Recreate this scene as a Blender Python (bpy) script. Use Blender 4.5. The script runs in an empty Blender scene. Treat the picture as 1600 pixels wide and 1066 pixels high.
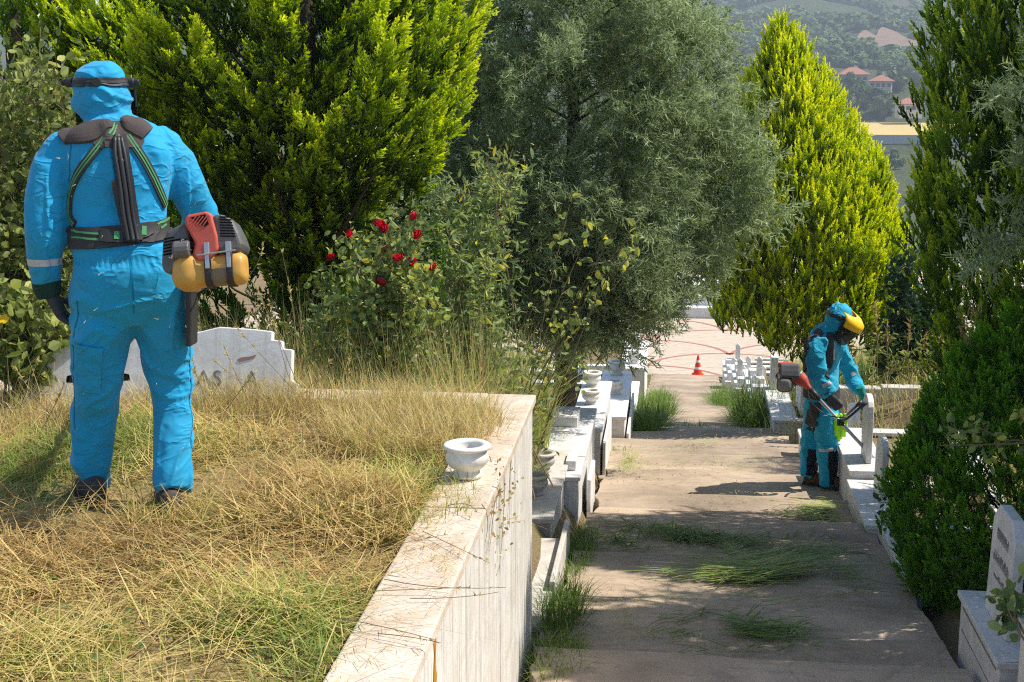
import bpy, math, random
import numpy as np
from mathutils import Vector, Matrix
from mathutils.bvhtree import BVHTree

# ------------------------------------------------------------------ camera, sky, sun, exposure
S = bpy.context.scene
COL = S.collection
rad = math.radians
FPX = 2200.0                                   # focal length in pixels of a 1600 px wide frame
EYE = np.array([0.0, 0.0, 1.72])
PITCH, YAW = math.atan(425 / FPX), math.atan(259 / math.hypot(FPX, 425))
cd = bpy.data.cameras.new('camera'); cam = bpy.data.objects.new('camera', cd); COL.objects.link(cam)
cd.sensor_width = 36.0; cd.lens = 36.0 * FPX / 1600.0; cd.clip_start = 0.05; cd.clip_end = 6000
cam.location = EYE; cam.rotation_euler = (rad(90) - PITCH, 0, YAW)
S.camera = cam

SUN_EL, SUN_AZ = 54.0, 15.0                     # azimuth measured from +X towards +Y
W = bpy.data.worlds.new("World"); S.world = W; W.use_nodes = True
wn = W.node_tree; wn.nodes.clear()
sky = wn.nodes.new('ShaderNodeTexSky'); sky.sky_type = 'NISHITA'; sky.sun_disc = False
sky.sun_elevation = rad(SUN_EL); sky.sun_rotation = rad(90 - SUN_AZ); sky.altitude = 600; sky.dust_density = 1.0
bg = wn.nodes.new('ShaderNodeBackground'); bg.inputs[1].default_value = 0.15
wo = wn.nodes.new('ShaderNodeOutputWorld')
wn.links.new(sky.outputs[0], bg.inputs[0]); wn.links.new(bg.outputs[0], wo.inputs[0])
sl = bpy.data.lights.new('sun', 'SUN'); sl.energy = 5.0; sl.angle = rad(0.53); sl.color = (1.0, 0.945, 0.86)
sun = bpy.data.objects.new('sun', sl); COL.objects.link(sun)
sdir = Vector((math.cos(rad(SUN_EL)) * math.cos(rad(SUN_AZ)), math.cos(rad(SUN_EL)) * math.sin(rad(SUN_AZ)), math.sin(rad(SUN_EL))))
sun.rotation_euler = sdir.to_track_quat('Z', 'Y').to_euler(); sun.location = (20, 0, 30)
vs = S.view_settings; vs.view_transform = 'Standard'; vs.look = 'None'; vs.exposure = 0.5; vs.gamma = 1.0; vs.use_curve_mapping = False
S.render.engine = 'CYCLES'
cy = S.cycles; cy.max_bounces = 6; cy.diffuse_bounces = 3; cy.glossy_bounces = 2; cy.transmission_bounces = 4
cy.transparent_max_bounces = 6; cy.volume_bounces = 0; cy.use_denoising = False; cy.adaptive_threshold = .006; cy.filter_width = 1.15
cy.sample_clamp_indirect = 4.0

# ------------------------------------------------------------------ small helpers
rng = np.random.default_rng(11)
random.seed(5)
_r = np.array([math.cos(YAW), math.sin(YAW), 0]); _fh = np.array([-math.sin(YAW), math.cos(YAW), 0]); _z = np.array([0, 0, 1.0])
_fw = _fh * math.cos(PITCH) - _z * math.sin(PITCH); _up = _fh * math.sin(PITCH) + _z * math.cos(PITCH)
def ray(px, py): return _fw + _r * ((px - 800) / FPX) - _up * ((py - 533) / FPX)
def at(px, py, Y): d = ray(px, py); return EYE + d * (Y / d[1])
def atz(px, py, z): d = ray(px, py); return EYE + d * ((z - EYE[2]) / d[2])
def depth(px, py, Y): return Y / ray(px, py)[1]
def nrm(v): v = np.asarray(v, float); return v / (np.linalg.norm(v, axis=-1, keepdims=True) + 1e-12)

PY = [-14, 0, 7, 9.5, 12.3, 15, 17, 34.5, 60]; PZ = [1.0, -.5, -1.33, -1.6, -1.95, -2.37, -2.75, -5.8, -6.2]
def prof(Y): return np.interp(Y, PY, PZ)

def _h(ix, iy, iz, seed): return np.modf(np.abs(np.sin(ix * 127.1 + iy * 311.7 + iz * 74.7 + seed * 17.3) * 43758.5453))[0]
def vnoise(P, seed=0):
    P = np.asarray(P, float); i = np.floor(P); f = P - i; u = f * f * (3 - 2 * f); r = 0
    for dx in (0, 1):
        for dy in (0, 1):
            for dz in (0, 1):
                w = (u[..., 0] if dx else 1 - u[..., 0]) * (u[..., 1] if dy else 1 - u[..., 1]) * (u[..., 2] if dz else 1 - u[..., 2])
                r = r + w * _h(i[..., 0] + dx, i[..., 1] + dy, i[..., 2] + dz, seed)
    return r * 2 - 1
def ridge(P, seed=0): return 1 - np.abs(vnoise(P, seed)) * 2

# ------------------------------------------------------------------ scene bookkeeping
def tag(o, label=None, cat=None, group=None, kind=None):
    if label: o['label'] = label
    if cat: o['category'] = cat
    if group: o['group'] = group
    if kind: o['kind'] = kind
    return o
def thing(name, label, cat, loc=(0, 0, 0), rot=(0, 0, 0), group=None):
    o = bpy.data.objects.new(name, None); COL.objects.link(o); o.empty_display_size = .1
    o.location = tuple(float(x) for x in loc); o.rotation_euler = rot
    return tag(o, label, cat, group)
def dup(o, parent=None):
    c = o.copy(); COL.objects.link(c); c.parent = parent
    for ch in o.children: dup(ch, c)
    return c
def world_loc(o):
    p = np.zeros(3)
    while o is not None: p = p + np.array(o.location); o = o.parent
    return p

class MB:
    def __init__(s): s.v = []; s.f = []; s.n = 0
    def add(s, v, f):
        v = np.asarray(v, float).reshape(-1, 3); s.v.append(v)
        s.f += [tuple(int(i) + s.n for i in q) for q in f]; s.n += len(v); return s
    def box(s, x0, x1, y0, y1, z0, z1, M=None):
        v = np.array([(x, y, z) for x in (x0, x1) for y in (y0, y1) for z in (z0, z1)], float)
        if M is not None: v = v @ np.array(M.to_3x3()).T + np.array(M.translation)
        return s.add(v, [(0, 1, 3, 2), (4, 6, 7, 5), (0, 4, 5, 1), (2, 3, 7, 6), (0, 2, 6, 4), (1, 5, 7, 3)])
    def loft(s, rings, cap=True, closed=True):
        rings = np.asarray(rings, float); n, m = rings.shape[:2]; f = []
        for i in range(n - 1):
            for j in range(m if closed else m - 1):
                a, b = i * m + j, i * m + (j + 1) % m; f.append((a, b, b + m, a + m))
        if cap and closed: f.append(tuple(range(m - 1, -1, -1))); f.append(tuple(range((n - 1) * m, n * m)))
        return s.add(rings.reshape(-1, 3), f)
    def tube(s, pts, r, m=8, side=None):
        pts = np.asarray(pts, float); n = len(pts); r = np.broadcast_to(np.asarray(r, float), (n,)); t = nrm(np.gradient(pts, axis=0))
        side = np.array(side if side is not None else ((1, 0, 0) if abs(t[0][0]) < .8 else (0, 1, 0)), float); rings = []
        a = np.linspace(0, 2 * np.pi, m, endpoint=False)
        for i in range(n):
            ex = nrm(side - t[i] * side.dot(t[i])); ey = np.cross(t[i], ex); side = ex
            rings.append(pts[i] + r[i] * (np.cos(a)[:, None] * ex + np.sin(a)[:, None] * ey))
        return s.loft(rings)
    def lathe(s, prof_, m=24, c=(0, 0, 0), cap=True):
        a = np.linspace(0, 2 * np.pi, m, endpoint=False)
        return s.loft([np.stack([c[0] + r * np.cos(a), c[1] + r * np.sin(a), np.full(m, c[2] + z)], 1) for r, z in prof_], cap)
    def prism(s, poly, o, ex, ey, ez, d):
        o, ex, ey, ez = (np.asarray(q, float) for q in (o, ex, ey, ez)); p = np.array([o + ex * a + ey * b for a, b in poly])
        return s.loft([p, p + ez * d])
    def build(s, name, mat, parent=None, smooth=False, bevel=0, seg=2, local=False):
        v = np.concatenate(s.v) if s.v else np.zeros((0, 3))
        if parent is not None and not local: v = v - world_loc(parent)
        me = bpy.data.meshes.new(name); me.from_pydata(v.tolist(), [], s.f)
        if smooth: me.polygons.foreach_set('use_smooth', np.ones(len(me.polygons), bool))
        me.update(); o = bpy.data.objects.new(name, me); COL.objects.link(o)
        if mat: me.materials.append(mat)
        if parent is not None: o.parent = parent
        if bevel:
            b = o.modifiers.new('bevel', 'BEVEL'); b.width = bevel; b.segments = seg; b.limit_method = 'ANGLE'; b.angle_limit = rad(35)
        return o
def BX(name, mat, parent, x0, x1, y0, y1, z0, z1, bevel=.006, M=None, local=False, seg=2):
    return MB().box(x0, x1, y0, y1, z0, z1, M).build(name, mat, parent, bevel=bevel, local=local, seg=seg)

def soup(name, tris, mat, tint=None, parent=None, smooth=False):
    """triangle soup (N,3,3) as one mesh with a float 'tint' per corner"""
    tris = np.asarray(tris, np.float32); n = len(tris); co = tris.reshape(-1, 3)
    if parent is not None: co = co - world_loc(parent).astype(np.float32)
    me = bpy.data.meshes.new(name); me.vertices.add(3 * n); me.vertices.foreach_set('co', np.ascontiguousarray(co).ravel())
    me.loops.add(3 * n); me.loops.foreach_set('vertex_index', np.arange(3 * n, dtype=np.int32))
    me.polygons.add(n); me.polygons.foreach_set('loop_start', np.arange(0, 3 * n, 3, dtype=np.int32))
    try: me.polygons.foreach_set('loop_total', np.full(n, 3, np.int32))
    except Exception: pass
    me.update(calc_edges=True)
    if tint is not None:
        a = me.attributes.new('tint', 'FLOAT', 'POINT'); t = np.asarray(tint, np.float32)
        if t.ndim == 1: t = np.repeat(t[:, None], 3, 1)
        a.data.foreach_set('value', np.ascontiguousarray(t).ravel())
    o = bpy.data.objects.new(name, me); COL.objects.link(o); me.materials.append(mat)
    if parent is not None: o.parent = parent
    return o
TRI_COUNT = [0]
def place(T, tt, pos, axis, side, scale, jit=None):
    """copies of template T (local x=side, y=normal, z=axis) at pos; returns tris, tint"""
    a = nrm(axis); sd = np.asarray(side, float); sd = nrm(sd - a * (sd * a).sum(1, keepdims=True)); nn = np.cross(a, sd)
    B = np.stack([sd, nn, a], 1)
    scale = np.broadcast_to(np.asarray(scale, float), (len(pos),))
    out = np.einsum('tvk,nkj->ntvj', T, B) * scale[:, None, None, None] + np.asarray(pos)[:, None, None, :]
    ti = np.broadcast_to(tt[None], (len(pos),) + tt.shape)
    if jit is not None: ti = ti + np.asarray(jit).reshape((-1,) + (1,) * tt.ndim)
    out = out.reshape(-1, 3, 3); return out, ti.reshape(-1, *tt.shape[1:])
def scatter(templates, pos, axis, side, scale, jit):
    k = rng.integers(0, len(templates), len(pos)); O, Tn = [], []
    scale = np.broadcast_to(scale, (len(pos),)); jit = np.broadcast_to(jit, (len(pos),))
    for i, (T, tt) in enumerate(templates):
        m = k == i
        if m.any():
            o, t = place(T, tt, pos[m], axis[m], side[m], scale[m], jit[m]); O.append(o); Tn.append(t)
    return np.concatenate(O), np.concatenate(Tn)

# ------------------------------------------------------------------ materials
class NT:
    def __init__(s, name):
        s.m = bpy.data.materials.new(name); s.m.use_nodes = True; s.t = s.m.node_tree; s.t.nodes.clear()
        s.out = s.n('ShaderNodeOutputMaterial'); s.b = s.n('ShaderNodeBsdfPrincipled'); s.l(s.b.outputs[0], s.out.inputs[0])
        s.tc = s.n('ShaderNodeTexCoord')
    def n(s, t, **k):
        q = s.t.nodes.new(t)
        for a, v in k.items(): setattr(q, a, v)
        return q
    def l(s, a, b): s.t.links.new(a, b)
    def set(s, sock, v):
        if hasattr(v, 'is_output') or hasattr(v, 'links'): s.l(v, sock)
        else: sock.default_value = (*v, 1) if isinstance(v, tuple) and len(v) == 3 and sock.type == 'RGBA' else v
    def coord(s, scale=(1, 1, 1), src='Object', rot=(0, 0, 0)):
        m = s.n('ShaderNodeMapping'); s.l(s.tc.outputs[src], m.inputs[0]); m.inputs['Scale'].default_value = scale; m.inputs['Rotation'].default_value = rot; return m.outputs[0]
    def noise(s, scale=5, detail=4, rough=.55, vec=None, dist=0):
        q = s.n('ShaderNodeTexNoise'); q.inputs['Scale'].default_value = scale; q.inputs['Detail'].default_value = detail; q.inputs['Roughness'].default_value = rough; q.inputs['Distortion'].default_value = dist
        s.l(vec if vec is not None else s.tc.outputs['Object'], q.inputs['Vector']); return q.outputs[0]
    def ramp(s, fac, stops):
        q = s.n('ShaderNodeValToRGB'); e = q.color_ramp.elements
        while len(e) < len(stops): e.new(.5)
        for el, (p, c) in zip(e, stops): el.position = p; el.color = (*c, 1) if isinstance(c, tuple) else (c, c, c, 1)
        s.l(fac, q.inputs[0]); return q.outputs[0]
    def mix(s, fac, a, b, mode='MIX'):
        q = s.n('ShaderNodeMix', data_type='RGBA', blend_type=mode); s.set(q.inputs[0], fac); s.set(q.inputs[6], a); s.set(q.inputs[7], b); return q.outputs[2]
    def math(s, op, a, b=0.0):
        q = s.n('ShaderNodeMath', operation=op); s.set(q.inputs[0], a); s.set(q.inputs[1], b); return q.outputs[0]
    def bump(s, h, strength=.3, dist=.01):
        q = s.n('ShaderNodeBump'); q.inputs['Strength'].default_value = strength; q.inputs['Distance'].default_value = dist; s.l(h, q.inputs['Height']); s.l(q.outputs[0], s.b.inputs['Normal'])
    def fin(s, col, rough=.7, spec=.3, metal=0):
        s.set(s.b.inputs['Base Color'], col); s.set(s.b.inputs['Roughness'], rough); s.b.inputs['Specular IOR Level'].default_value = spec; s.b.inputs['Metallic'].default_value = metal; return s.m

def leafmat(name, stops, transl=.35, rough=.55, var=.25, gloss=.25):
    n = NT(name); at_ = n.n('ShaderNodeAttribute'); at_.attribute_name = 'tint'
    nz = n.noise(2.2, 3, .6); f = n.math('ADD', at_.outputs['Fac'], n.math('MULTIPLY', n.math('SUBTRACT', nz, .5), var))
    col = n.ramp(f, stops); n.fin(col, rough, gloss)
    tr = n.n('ShaderNodeBsdfTranslucent'); hs = n.n('ShaderNodeHueSaturation'); hs.inputs['Saturation'].default_value = 1.12; hs.inputs['Value'].default_value = 1.25
    n.l(col, hs.inputs['Color']); n.l(hs.outputs[0], tr.inputs[0])
    mx = n.n('ShaderNodeMixShader'); mx.inputs[0].default_value = transl; n.l(n.b.outputs[0], mx.inputs[1]); n.l(tr.outputs[0], mx.inputs[2]); n.l(mx.outputs[0], n.out.inputs[0])
    return n.m
def plain(name, col, rough=.6, spec=.3, metal=0, var=.12, scale=9, bump=0, bscale=60):
    n = NT(name); nz = n.noise(scale, 4, .6); c = n.mix(n.math('MULTIPLY', nz, var * 2), col, tuple(x * .55 for x in col))
    if bump: n.bump(n.noise(bscale, 4, .6), bump, .004)
    return n.fin(c, rough, spec, metal)
def marble(name, base=(.74, .72, .68), dirt=.35, streak=.3, dirtcol=(.36, .29, .2), speck=.25, rough=.5):
    n = NT(name); v = n.noise(2.5, 6, .6, dist=1.4); col = n.mix(n.ramp(v, [(.42, 0.), (.5, .55), (.58, 0.)]), base, tuple(x * .72 for x in base))
    d = n.ramp(n.noise(3.3, 7, .68), [(.42, 0.), (.72, 1.)]); col = n.mix(n.math('MULTIPLY', d, dirt), col, dirtcol)
    if streak:
        sv = n.noise(1.0, 4, .6, n.coord((38, 38, .9))); geo = n.n('ShaderNodeNewGeometry'); sx = n.n('ShaderNodeSeparateXYZ'); n.l(geo.outputs['Normal'], sx.inputs[0])
        vert = n.math('LESS_THAN', n.math('ABSOLUTE', sx.outputs['Z']), .5)
        col = n.mix(n.math('MULTIPLY', n.math('MULTIPLY', n.ramp(sv, [(.5, 0.), (.68, 1.)]), vert), streak), col, (.33, .3, .22))
    if speck:
        sp = n.ramp(n.noise(70, 3, .7), [(.60, 0.), (.68, 1.)]); col = n.mix(n.math('MULTIPLY', sp, speck), col, (.16, .13, .1))
    n.bump(n.noise(45, 5, .65), .25, .004); return n.fin(col, rough, .35)

M = {}
M['marble_wall'] = marble('marble_wall', (.80, .76, .69), .42, .75, (.48, .40, .27), .6)
M['marble_cap'] = marble('marble_cap', (.66, .56, .45), .7, 0, (.40, .28, .17), .6, .65)
M['marble_white'] = marble('marble_white', (.78, .76, .72), .25, .25)
M['marble_grey'] = marble('marble_grey', (.70, .69, .67), .3, .3, (.34, .3, .24))
M['marble_old'] = marble('marble_old', (.60, .56, .50), .5, .3, (.33, .27, .19), .35, .7)
M['marble_pot'] = marble('marble_pot', (.86, .82, .75), .42, .1, (.52, .50, .24), .25, .45)
M['engrave'] = plain('engrave', (.20, .19, .18), .7)
M['rust'] = plain('rust', (.55, .26, .03), .8, .1, 0, .5, 30)
M['red_smear'] = plain('red_smear', (.46, .25, .23), .8, .1, 0, .5, 60)
def _path():
    n = NT('path_concrete'); a = n.noise(1.3, 6, .62); col = n.ramp(a, [(.3, (.31, .23, .16)), (.5, (.47, .355, .25)), (.7, (.58, .455, .33))])
    g = n.noise(2.0, 4, .6, n.coord((1.2, 9, 1.2))); col = n.mix(n.math('MULTIPLY', n.ramp(g, [(.52, 0.), (.75, 1.)]), .55), col, (.20, .16, .12))
    sp = n.noise(120, 3, .7); col = n.mix(n.math('MULTIPLY', n.ramp(sp, [(.58, 0.), (.7, 1.)]), .5), col, (.12, .1, .08))
    col = n.mix(n.math('MULTIPLY', n.ramp(n.noise(160, 2, .6), [(.62, 0.), (.7, 1.)]), .45), col, (.62, .56, .44))
    vo = n.n('ShaderNodeTexVoronoi', feature='DISTANCE_TO_EDGE'); vo.inputs['Scale'].default_value = .8
    mp = n.coord(); dn = n.n('ShaderNodeTexNoise'); dn.inputs['Scale'].default_value = 3; n.l(mp, dn.inputs['Vector'])
    n.l(n.mix(.18, mp, dn.outputs[1]), vo.inputs['Vector']); cr = n.ramp(vo.outputs['Distance'], [(0., 1.), (.008, 0.)])
    col = n.mix(n.math('MULTIPLY', cr, .22), col, (.1, .08, .06))
    oi = n.n('ShaderNodeObjectInfo'); col = n.mix(n.math('MULTIPLY', oi.outputs['Random'], .38), col, (.22, .18, .14)); st_ = n.ramp(n.noise(.9, 5, .7, dist=.6), [(.48, 0.), (.62, 1.)]); col = n.mix(n.math('MULTIPLY', st_, .42), col, (.15, .12, .10)); n.bump(n.mix(.35, n.noise(30, 6, .7), g), .8, .014); return n.fin(col, .9, .15)
M['path'] = _path()
def _soil(name, stops, sc=3):
    n = NT(name); a = n.noise(sc, 8, .7); col = n.ramp(a, stops); b = n.noise(60, 5, .7); col = n.mix(n.math('MULTIPLY', n.ramp(b, [(.45, 0.), (.65, 1.)]), .6), col, tuple(x * .45 for x in stops[0][1]))
    n.bump(n.noise(25, 6, .7), 1.0, .03); return n.fin(col, .95, .1)
M['soil'] = _soil('soil', [(.3, (.17, .13, .075)), (.5, (.27, .20, .11)), (.7, (.20, .19, .08))])
M['straw_soil'] = _soil('straw_soil', [(.34, (.16, .11, .045)), (.5, (.42, .31, .13)), (.66, (.20, .19, .06))])
M['dark_soil'] = _soil('dark_soil', [(.3, (.10, .075, .05)), (.5, (.16, .12, .08)), (.7, (.14, .12, .06))])
M['bark'] = plain('bark', (.10, .075, .055), .95, .1, 0, .5, 14, .8, 40)
M['twig'] = plain('twig', (.24, .18, .10), .9, .1, 0, .3)
LIME = [(0., (.03, .055, .008)), (.3, (.15, .24, .018)), (.58, (.46, .58, .03)), (1., (.80, .84, .07))]
M['thuja_gold'] = leafmat('thuja_gold', [(0., (.05, .08, .006)), (.3, (.28, .40, .012)), (.6, (.62, .70, .02)), (1., (.90, .86, .045))], .42)
M['thuja_lime'] = leafmat('thuja_lime', LIME, .46)
M['thuja_green'] = leafmat('thuja_green', [(0., (.035, .08, .010)), (.4, (.15, .27, .022)), (.75, (.42, .54, .03)), (1., (.70, .72, .05))], .4)
M['thuja_dark'] = leafmat('thuja_dark', [(0., (.05, .14, .012)), (.5, (.13, .31, .022)), (1., (.24, .46, .035))], .42)
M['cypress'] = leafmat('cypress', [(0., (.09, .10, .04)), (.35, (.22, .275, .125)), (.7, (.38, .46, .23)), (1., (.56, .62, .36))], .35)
M['rose_leaf'] = leafmat('rose_leaf', [(0., (.06, .11, .03)), (.5, (.19, .26, .10)), (.8, (.40, .45, .12)), (1., (.62, .54, .09))], .4)
M['climber_leaf'] = leafmat('climber_leaf', [(0., (.08, .11, .025)), (.5, (.24, .29, .08)), (1., (.48, .48, .14))], .4)
M['dark_leaf'] = leafmat('dark_leaf', [(0., (.012, .035, .015)), (.5, (.03, .07, .03)), (1., (.07, .12, .05))], .3)
M['straw'] = leafmat('straw', [(0., (.24, .15, .05)), (.3, (.48, .33, .12)), (.55, (.72, .55, .23)), (.72, (.47, .45, .11)), (1., (.18, .25, .045))], .3, .6, .35)
M['dry_weed'] = leafmat('dry_weed', [(0., (.34, .22, .10)), (.35, (.68, .53, .26)), (.65, (.52, .52, .18)), (1., (.19, .28, .055))], .35, .6, .3)
M['fresh_grass'] = leafmat('fresh_grass', [(0., (.05, .09, .015)), (.5, (.13, .22, .03)), (.85, (.28, .34, .07)), (1., (.45, .40, .15))], .4, .5, .3)
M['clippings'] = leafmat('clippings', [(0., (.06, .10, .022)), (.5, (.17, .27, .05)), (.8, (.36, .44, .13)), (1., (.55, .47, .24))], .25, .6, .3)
M['rose_petal'] = leafmat('rose_petal', [(0., (.22, .004, .012)), (.6, (.55, .012, .03)), (1., (.72, .05, .07))], .3, .5, .1)
M['yellow_petal'] = leafmat('yellow_petal', [(0., (.75, .5, .01)), (1., (.85, .65, .02))], .3, .5, .1)
# ------------------------------------------------------------------ terrain
def ground_z(X, Y):
    X, Y = np.broadcast_arrays(np.asarray(X, float), np.asarray(Y, float)); p = prof(Y)
    fade = np.clip((33.5 - Y) / 3.5, 0, 1)
    L = np.clip((-.62 - X) / .35, 0, 1) * (.42 * np.clip((Y - 7.2) / 1.0, 0, 1)) + np.clip(-X - 4, 0, 30) * .05
    Rr = np.clip((X - 1.55) / .5, 0, 1) * .12 + np.clip(X - 1.9, 0, 4) * .24 * np.clip((Y - 9) / 3, .35, 1)
    Rr = Rr + .42 * np.clip((X - 1.55) / .4, 0, 1) * np.clip((Y - 14.7) / .4, 0, 1) * np.clip((17.0 - Y) / .8, 0, 1)
    onp = np.clip(1 - np.abs(X - .45) / 1.15, 0, 1) > 0
    bump_ = vnoise(np.stack([X * 1.7, Y * 1.7, X * 0], -1), 3) * .05 + vnoise(np.stack([X * 5, Y * 5, X * 0], -1), 4) * .02
    return p - .10 + (L + Rr) * fade + np.where(onp, -.10, bump_ * np.where(np.abs(X) > 14, 1, 1)) - np.where(Y > 33.5, .12, 0)
def grid_mesh(name, xs, ys, zf, mat, kind='structure', smooth=True):
    X, Y = np.meshgrid(xs, ys); Z = zf(X, Y); n, m = X.shape; v = np.stack([X, Y, Z], -1).reshape(-1, 3)
    f = [(i * m + j, i * m + j + 1, (i + 1) * m + j + 1, (i + 1) * m + j) for i in range(n - 1) for j in range(m - 1)]
    return tag(MB().add(v, f).build(name, mat, smooth=smooth), kind=kind)
xs = np.concatenate([np.linspace(-70, -8, 18), np.linspace(-7.6, 7.6, 140), np.linspace(8, 70, 18)])
grid_mesh('ground', xs, np.concatenate([np.linspace(-14, 1.5, 12), np.linspace(1.7, 36, 230), np.linspace(37, 62, 20)]), ground_z, M['soil'])
FY = [58, 120, 250, 400, 466, 470.5, 471.5, 530, 552, 590, 640, 800, 1100, 1700]; FZ = [-6.9, -20, -33, -30, -23.5, -22.3, -19.6, -17.6, -10, -3.5, 2, 14, 46, 175]
def far_z(X, Y):
    z = np.interp(Y, FY, FZ); k = np.clip((Y - 560) / 300, 0, 1)
    return z + vnoise(np.stack([X / 90, Y / 90, X * 0], -1), 8) * 10 * k + vnoise(np.stack([X / 23, Y / 23, X * 0], -1), 9) * 1.2 * np.clip((Y - 530) / 60, 0, 1) + np.where(Y < 60, -.3, 0)
def _hill():
    n = NT('hillside'); a = n.noise(.02, 6, .62); b = n.noise(.35, 5, .7)
    col = n.ramp(a, [(.36, (.045, .065, .025)), (.55, (.08, .10, .04)), (.68, (.13, .12, .06)), (.76, (.26, .20, .12))])
    col = n.mix(n.math('MULTIPLY', n.ramp(b, [(.4, 0.), (.6, 1.)]), .6), col, (.05, .065, .03)); n.bump(b, 1., 2.); return n.fin(col, .95, .05)
M['hillside'] = _hill()
M['field'] = plain('field', (.58, .43, .17), .95, .05, 0, .25, .15)
M['bare'] = plain('bare', (.30, .21, .145), .95, .05, 0, .6, .12)
grid_mesh('hillside', np.linspace(-420, 420, 130), np.concatenate([np.linspace(58, 460, 40), [466, 470.5, 471.5, 480], np.linspace(490, 1690, 150)]), far_z, M['hillside'])
grid_mesh('field', np.linspace(38, 110, 30), np.linspace(472, 529, 20), lambda X, Y: far_z(X, Y) + .25, M['field'])
def bare_z(X, Y): return far_z(X, Y) + 2.2
_bx, _by = np.meshgrid(np.linspace(-1, 1, 23), np.linspace(-1, 1, 23)); _rr = 1 + .25 * vnoise(np.stack([_bx * 2, _by * 2, _bx * 0], -1), 6)
_q = np.stack([114 + _bx * np.sqrt(1 - _by**2 / 2) * 16 * _rr, 812 + _by * np.sqrt(1 - _bx**2 / 2) * 55 * _rr], -1)
tag(MB().add(np.concatenate([_q, bare_z(_q[..., 0], _q[..., 1])[..., None]], -1).reshape(-1, 3), [(i * 23 + j, i * 23 + j + 1, i * 23 + j + 24, i * 23 + j + 23) for i in range(22) for j in range(22)]).build('clearing', M['bare'], smooth=True), kind='structure')
rw = thing('retaining_wall', 'pale grey retaining wall below the yellow field in the valley', 'wall', (70, 471, -22.4))
M['far_wall'] = plain('far_wall', (.34, .36, .38), .9, .1, 0, .2, .3)
for k in range(9): BX('wall_panel', M['far_wall'], rw, 38 + k * 8, 45.9 + k * 8, 470.6, 471.2, -24.5, -19.2, 0)
M['roof_red'] = plain('roof_red', (.40, .18, .125), .85, .1, 0, .3, .6); M['house_white'] = plain('house_white', (.50, .48, .44), .9, .1, 0, .1, .4)
M['win_dark'] = plain('win_dark', (.04, .05, .06), .2, .5)
def house(label, x, y, z, w, d, h, rh, rot, over=.8):
    t = thing('house', label, 'house', (x, y, z), (0, 0, rad(rot)), 'red roofed houses in the valley')
    BX('wall', M['house_white'], t, -w / 2, w / 2, -d / 2, d / 2, -3, h, 0, local=True)
    a, b = w / 2 + over, d / 2 + over; r = max(.5, w / 2 - d / 2)
    m = MB().add([(-a, -b, h), (a, -b, h), (a, b, h), (-a, b, h), (-r, 0, h + rh), (r, 0, h + rh), (-a, -b, h - .3), (a, -b, h - .3), (a, b, h - .3), (-a, b, h - .3)],
                 [(0, 1, 5, 4), (1, 2, 5), (2, 3, 4, 5), (3, 0, 4), (0, 6, 7, 1), (1, 7, 8, 2), (2, 8, 9, 3), (3, 9, 6, 0), (9, 8, 7, 6)])
    rf = m.build('roof', M['roof_red'], t, local=True)
    BX('chimney', M['house_white'], rf, r * .3, r * .3 + .9, .5, 1.3, h + rh * .4, h + rh + .9, 0, local=True)
    for i in range(4):
        wx = -w / 2 + w * (i + .5) / 4
        f = BX('window', M['win_dark'], t, wx - .7, wx + .7, -d / 2 - .06, -d / 2 + .02, h - 2.2, h - .9, 0, local=True)
    return t
house('larger white house with hipped red roof among far trees', 70.5, 592, -4.2, 11.0, 8, 3.8, 2.8, 4)
house('lower red roofed house just right of the larger far house', 78.2, 566, -5.2, 8.2, 7, 2.4, 2.2, -10)
house('small red roofed house lowest on the far slope', 82.4, 524, -12.6, 8, 6, 2.2, 2.0, 8)

# far woods on the hillside: one mass, with the trees around the houses kept apart
ico = [(0, 0, 1)] + [(.894 * math.cos(a), .894 * math.sin(a), .447) for a in np.arange(5) * 2 * np.pi / 5] + [(.894 * math.cos(a), .894 * math.sin(a), -.447) for a in (np.arange(5) + .5) * 2 * np.pi / 5] + [(0, 0, -1)]
icf = [(0, i, i % 5 + 1) for i in range(1, 6)] + [(i, i + 5, i % 5 + 1) for i in range(1, 6)] + [(i % 5 + 1, i + 5, i % 5 + 6) for i in range(1, 6)] + [(11, i % 5 + 6, i + 5) for i in range(1, 6)]
icT = np.array(ico)[np.array(icf)]
M['woods'] = leafmat('woods', [(0., (.025, .055, .015)), (.5, (.06, .115, .035)), (1., (.12, .17, .055))], .1, .9, .5)
def blobs(P, r):
    T = []
    for k in range(6):
        g = np.random.default_rng(k); v = nrm(g.normal(size=(22, 3)) + [0, 0, .35]); c = v * np.array([.85, .85, .95]) * (.55 + .4 * g.random((22, 1))); a_ = nrm(np.cross(v, g.normal(size=(22, 3)))); b_ = np.cross(v, a_); q = .42 + .25 * g.random((22, 1))
        J = np.stack([c + a_ * q, c - a_ * q * .6 + b_ * q * .8, c - a_ * q * .5 - b_ * q * .8 + v * .15], 1); T.append((J, g.random(22) * .5))
    ax = np.tile([0, 0, 1.], (len(P), 1)) + rng.normal(size=(len(P), 3)) * .2
    return scatter(T, P, ax, rng.normal(size=(len(P), 3)), r, rng.random(len(P)))
N = 10500; yy = 545 + (1690 - 545) * rng.random(N) ** 1.35; xx = (np.tan(-YAW) + (rng.random(N) * 620 + 1030 - 800) / FPX + .0) * yy * 1.0 + (rng.random(N) - .5) * 60
xx = yy * ((1030 + rng.random(N) * 560 - 1059) / FPX) + (rng.random(N) - .5) * 50
ok = (vnoise(np.stack([xx / 40, yy / 70, xx * 0], -1), 21) > -.45) & ~((np.abs(xx - 114) < 20) & (yy > 700) & (yy < 872)) & ~((np.abs(xx - 78) < 17) & (yy < 606))
xx, yy = xx[ok], yy[ok]; rr = (1.9 + 2.0 * rng.random(len(xx))) * np.clip(yy / 700, .9, 1.7)
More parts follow.
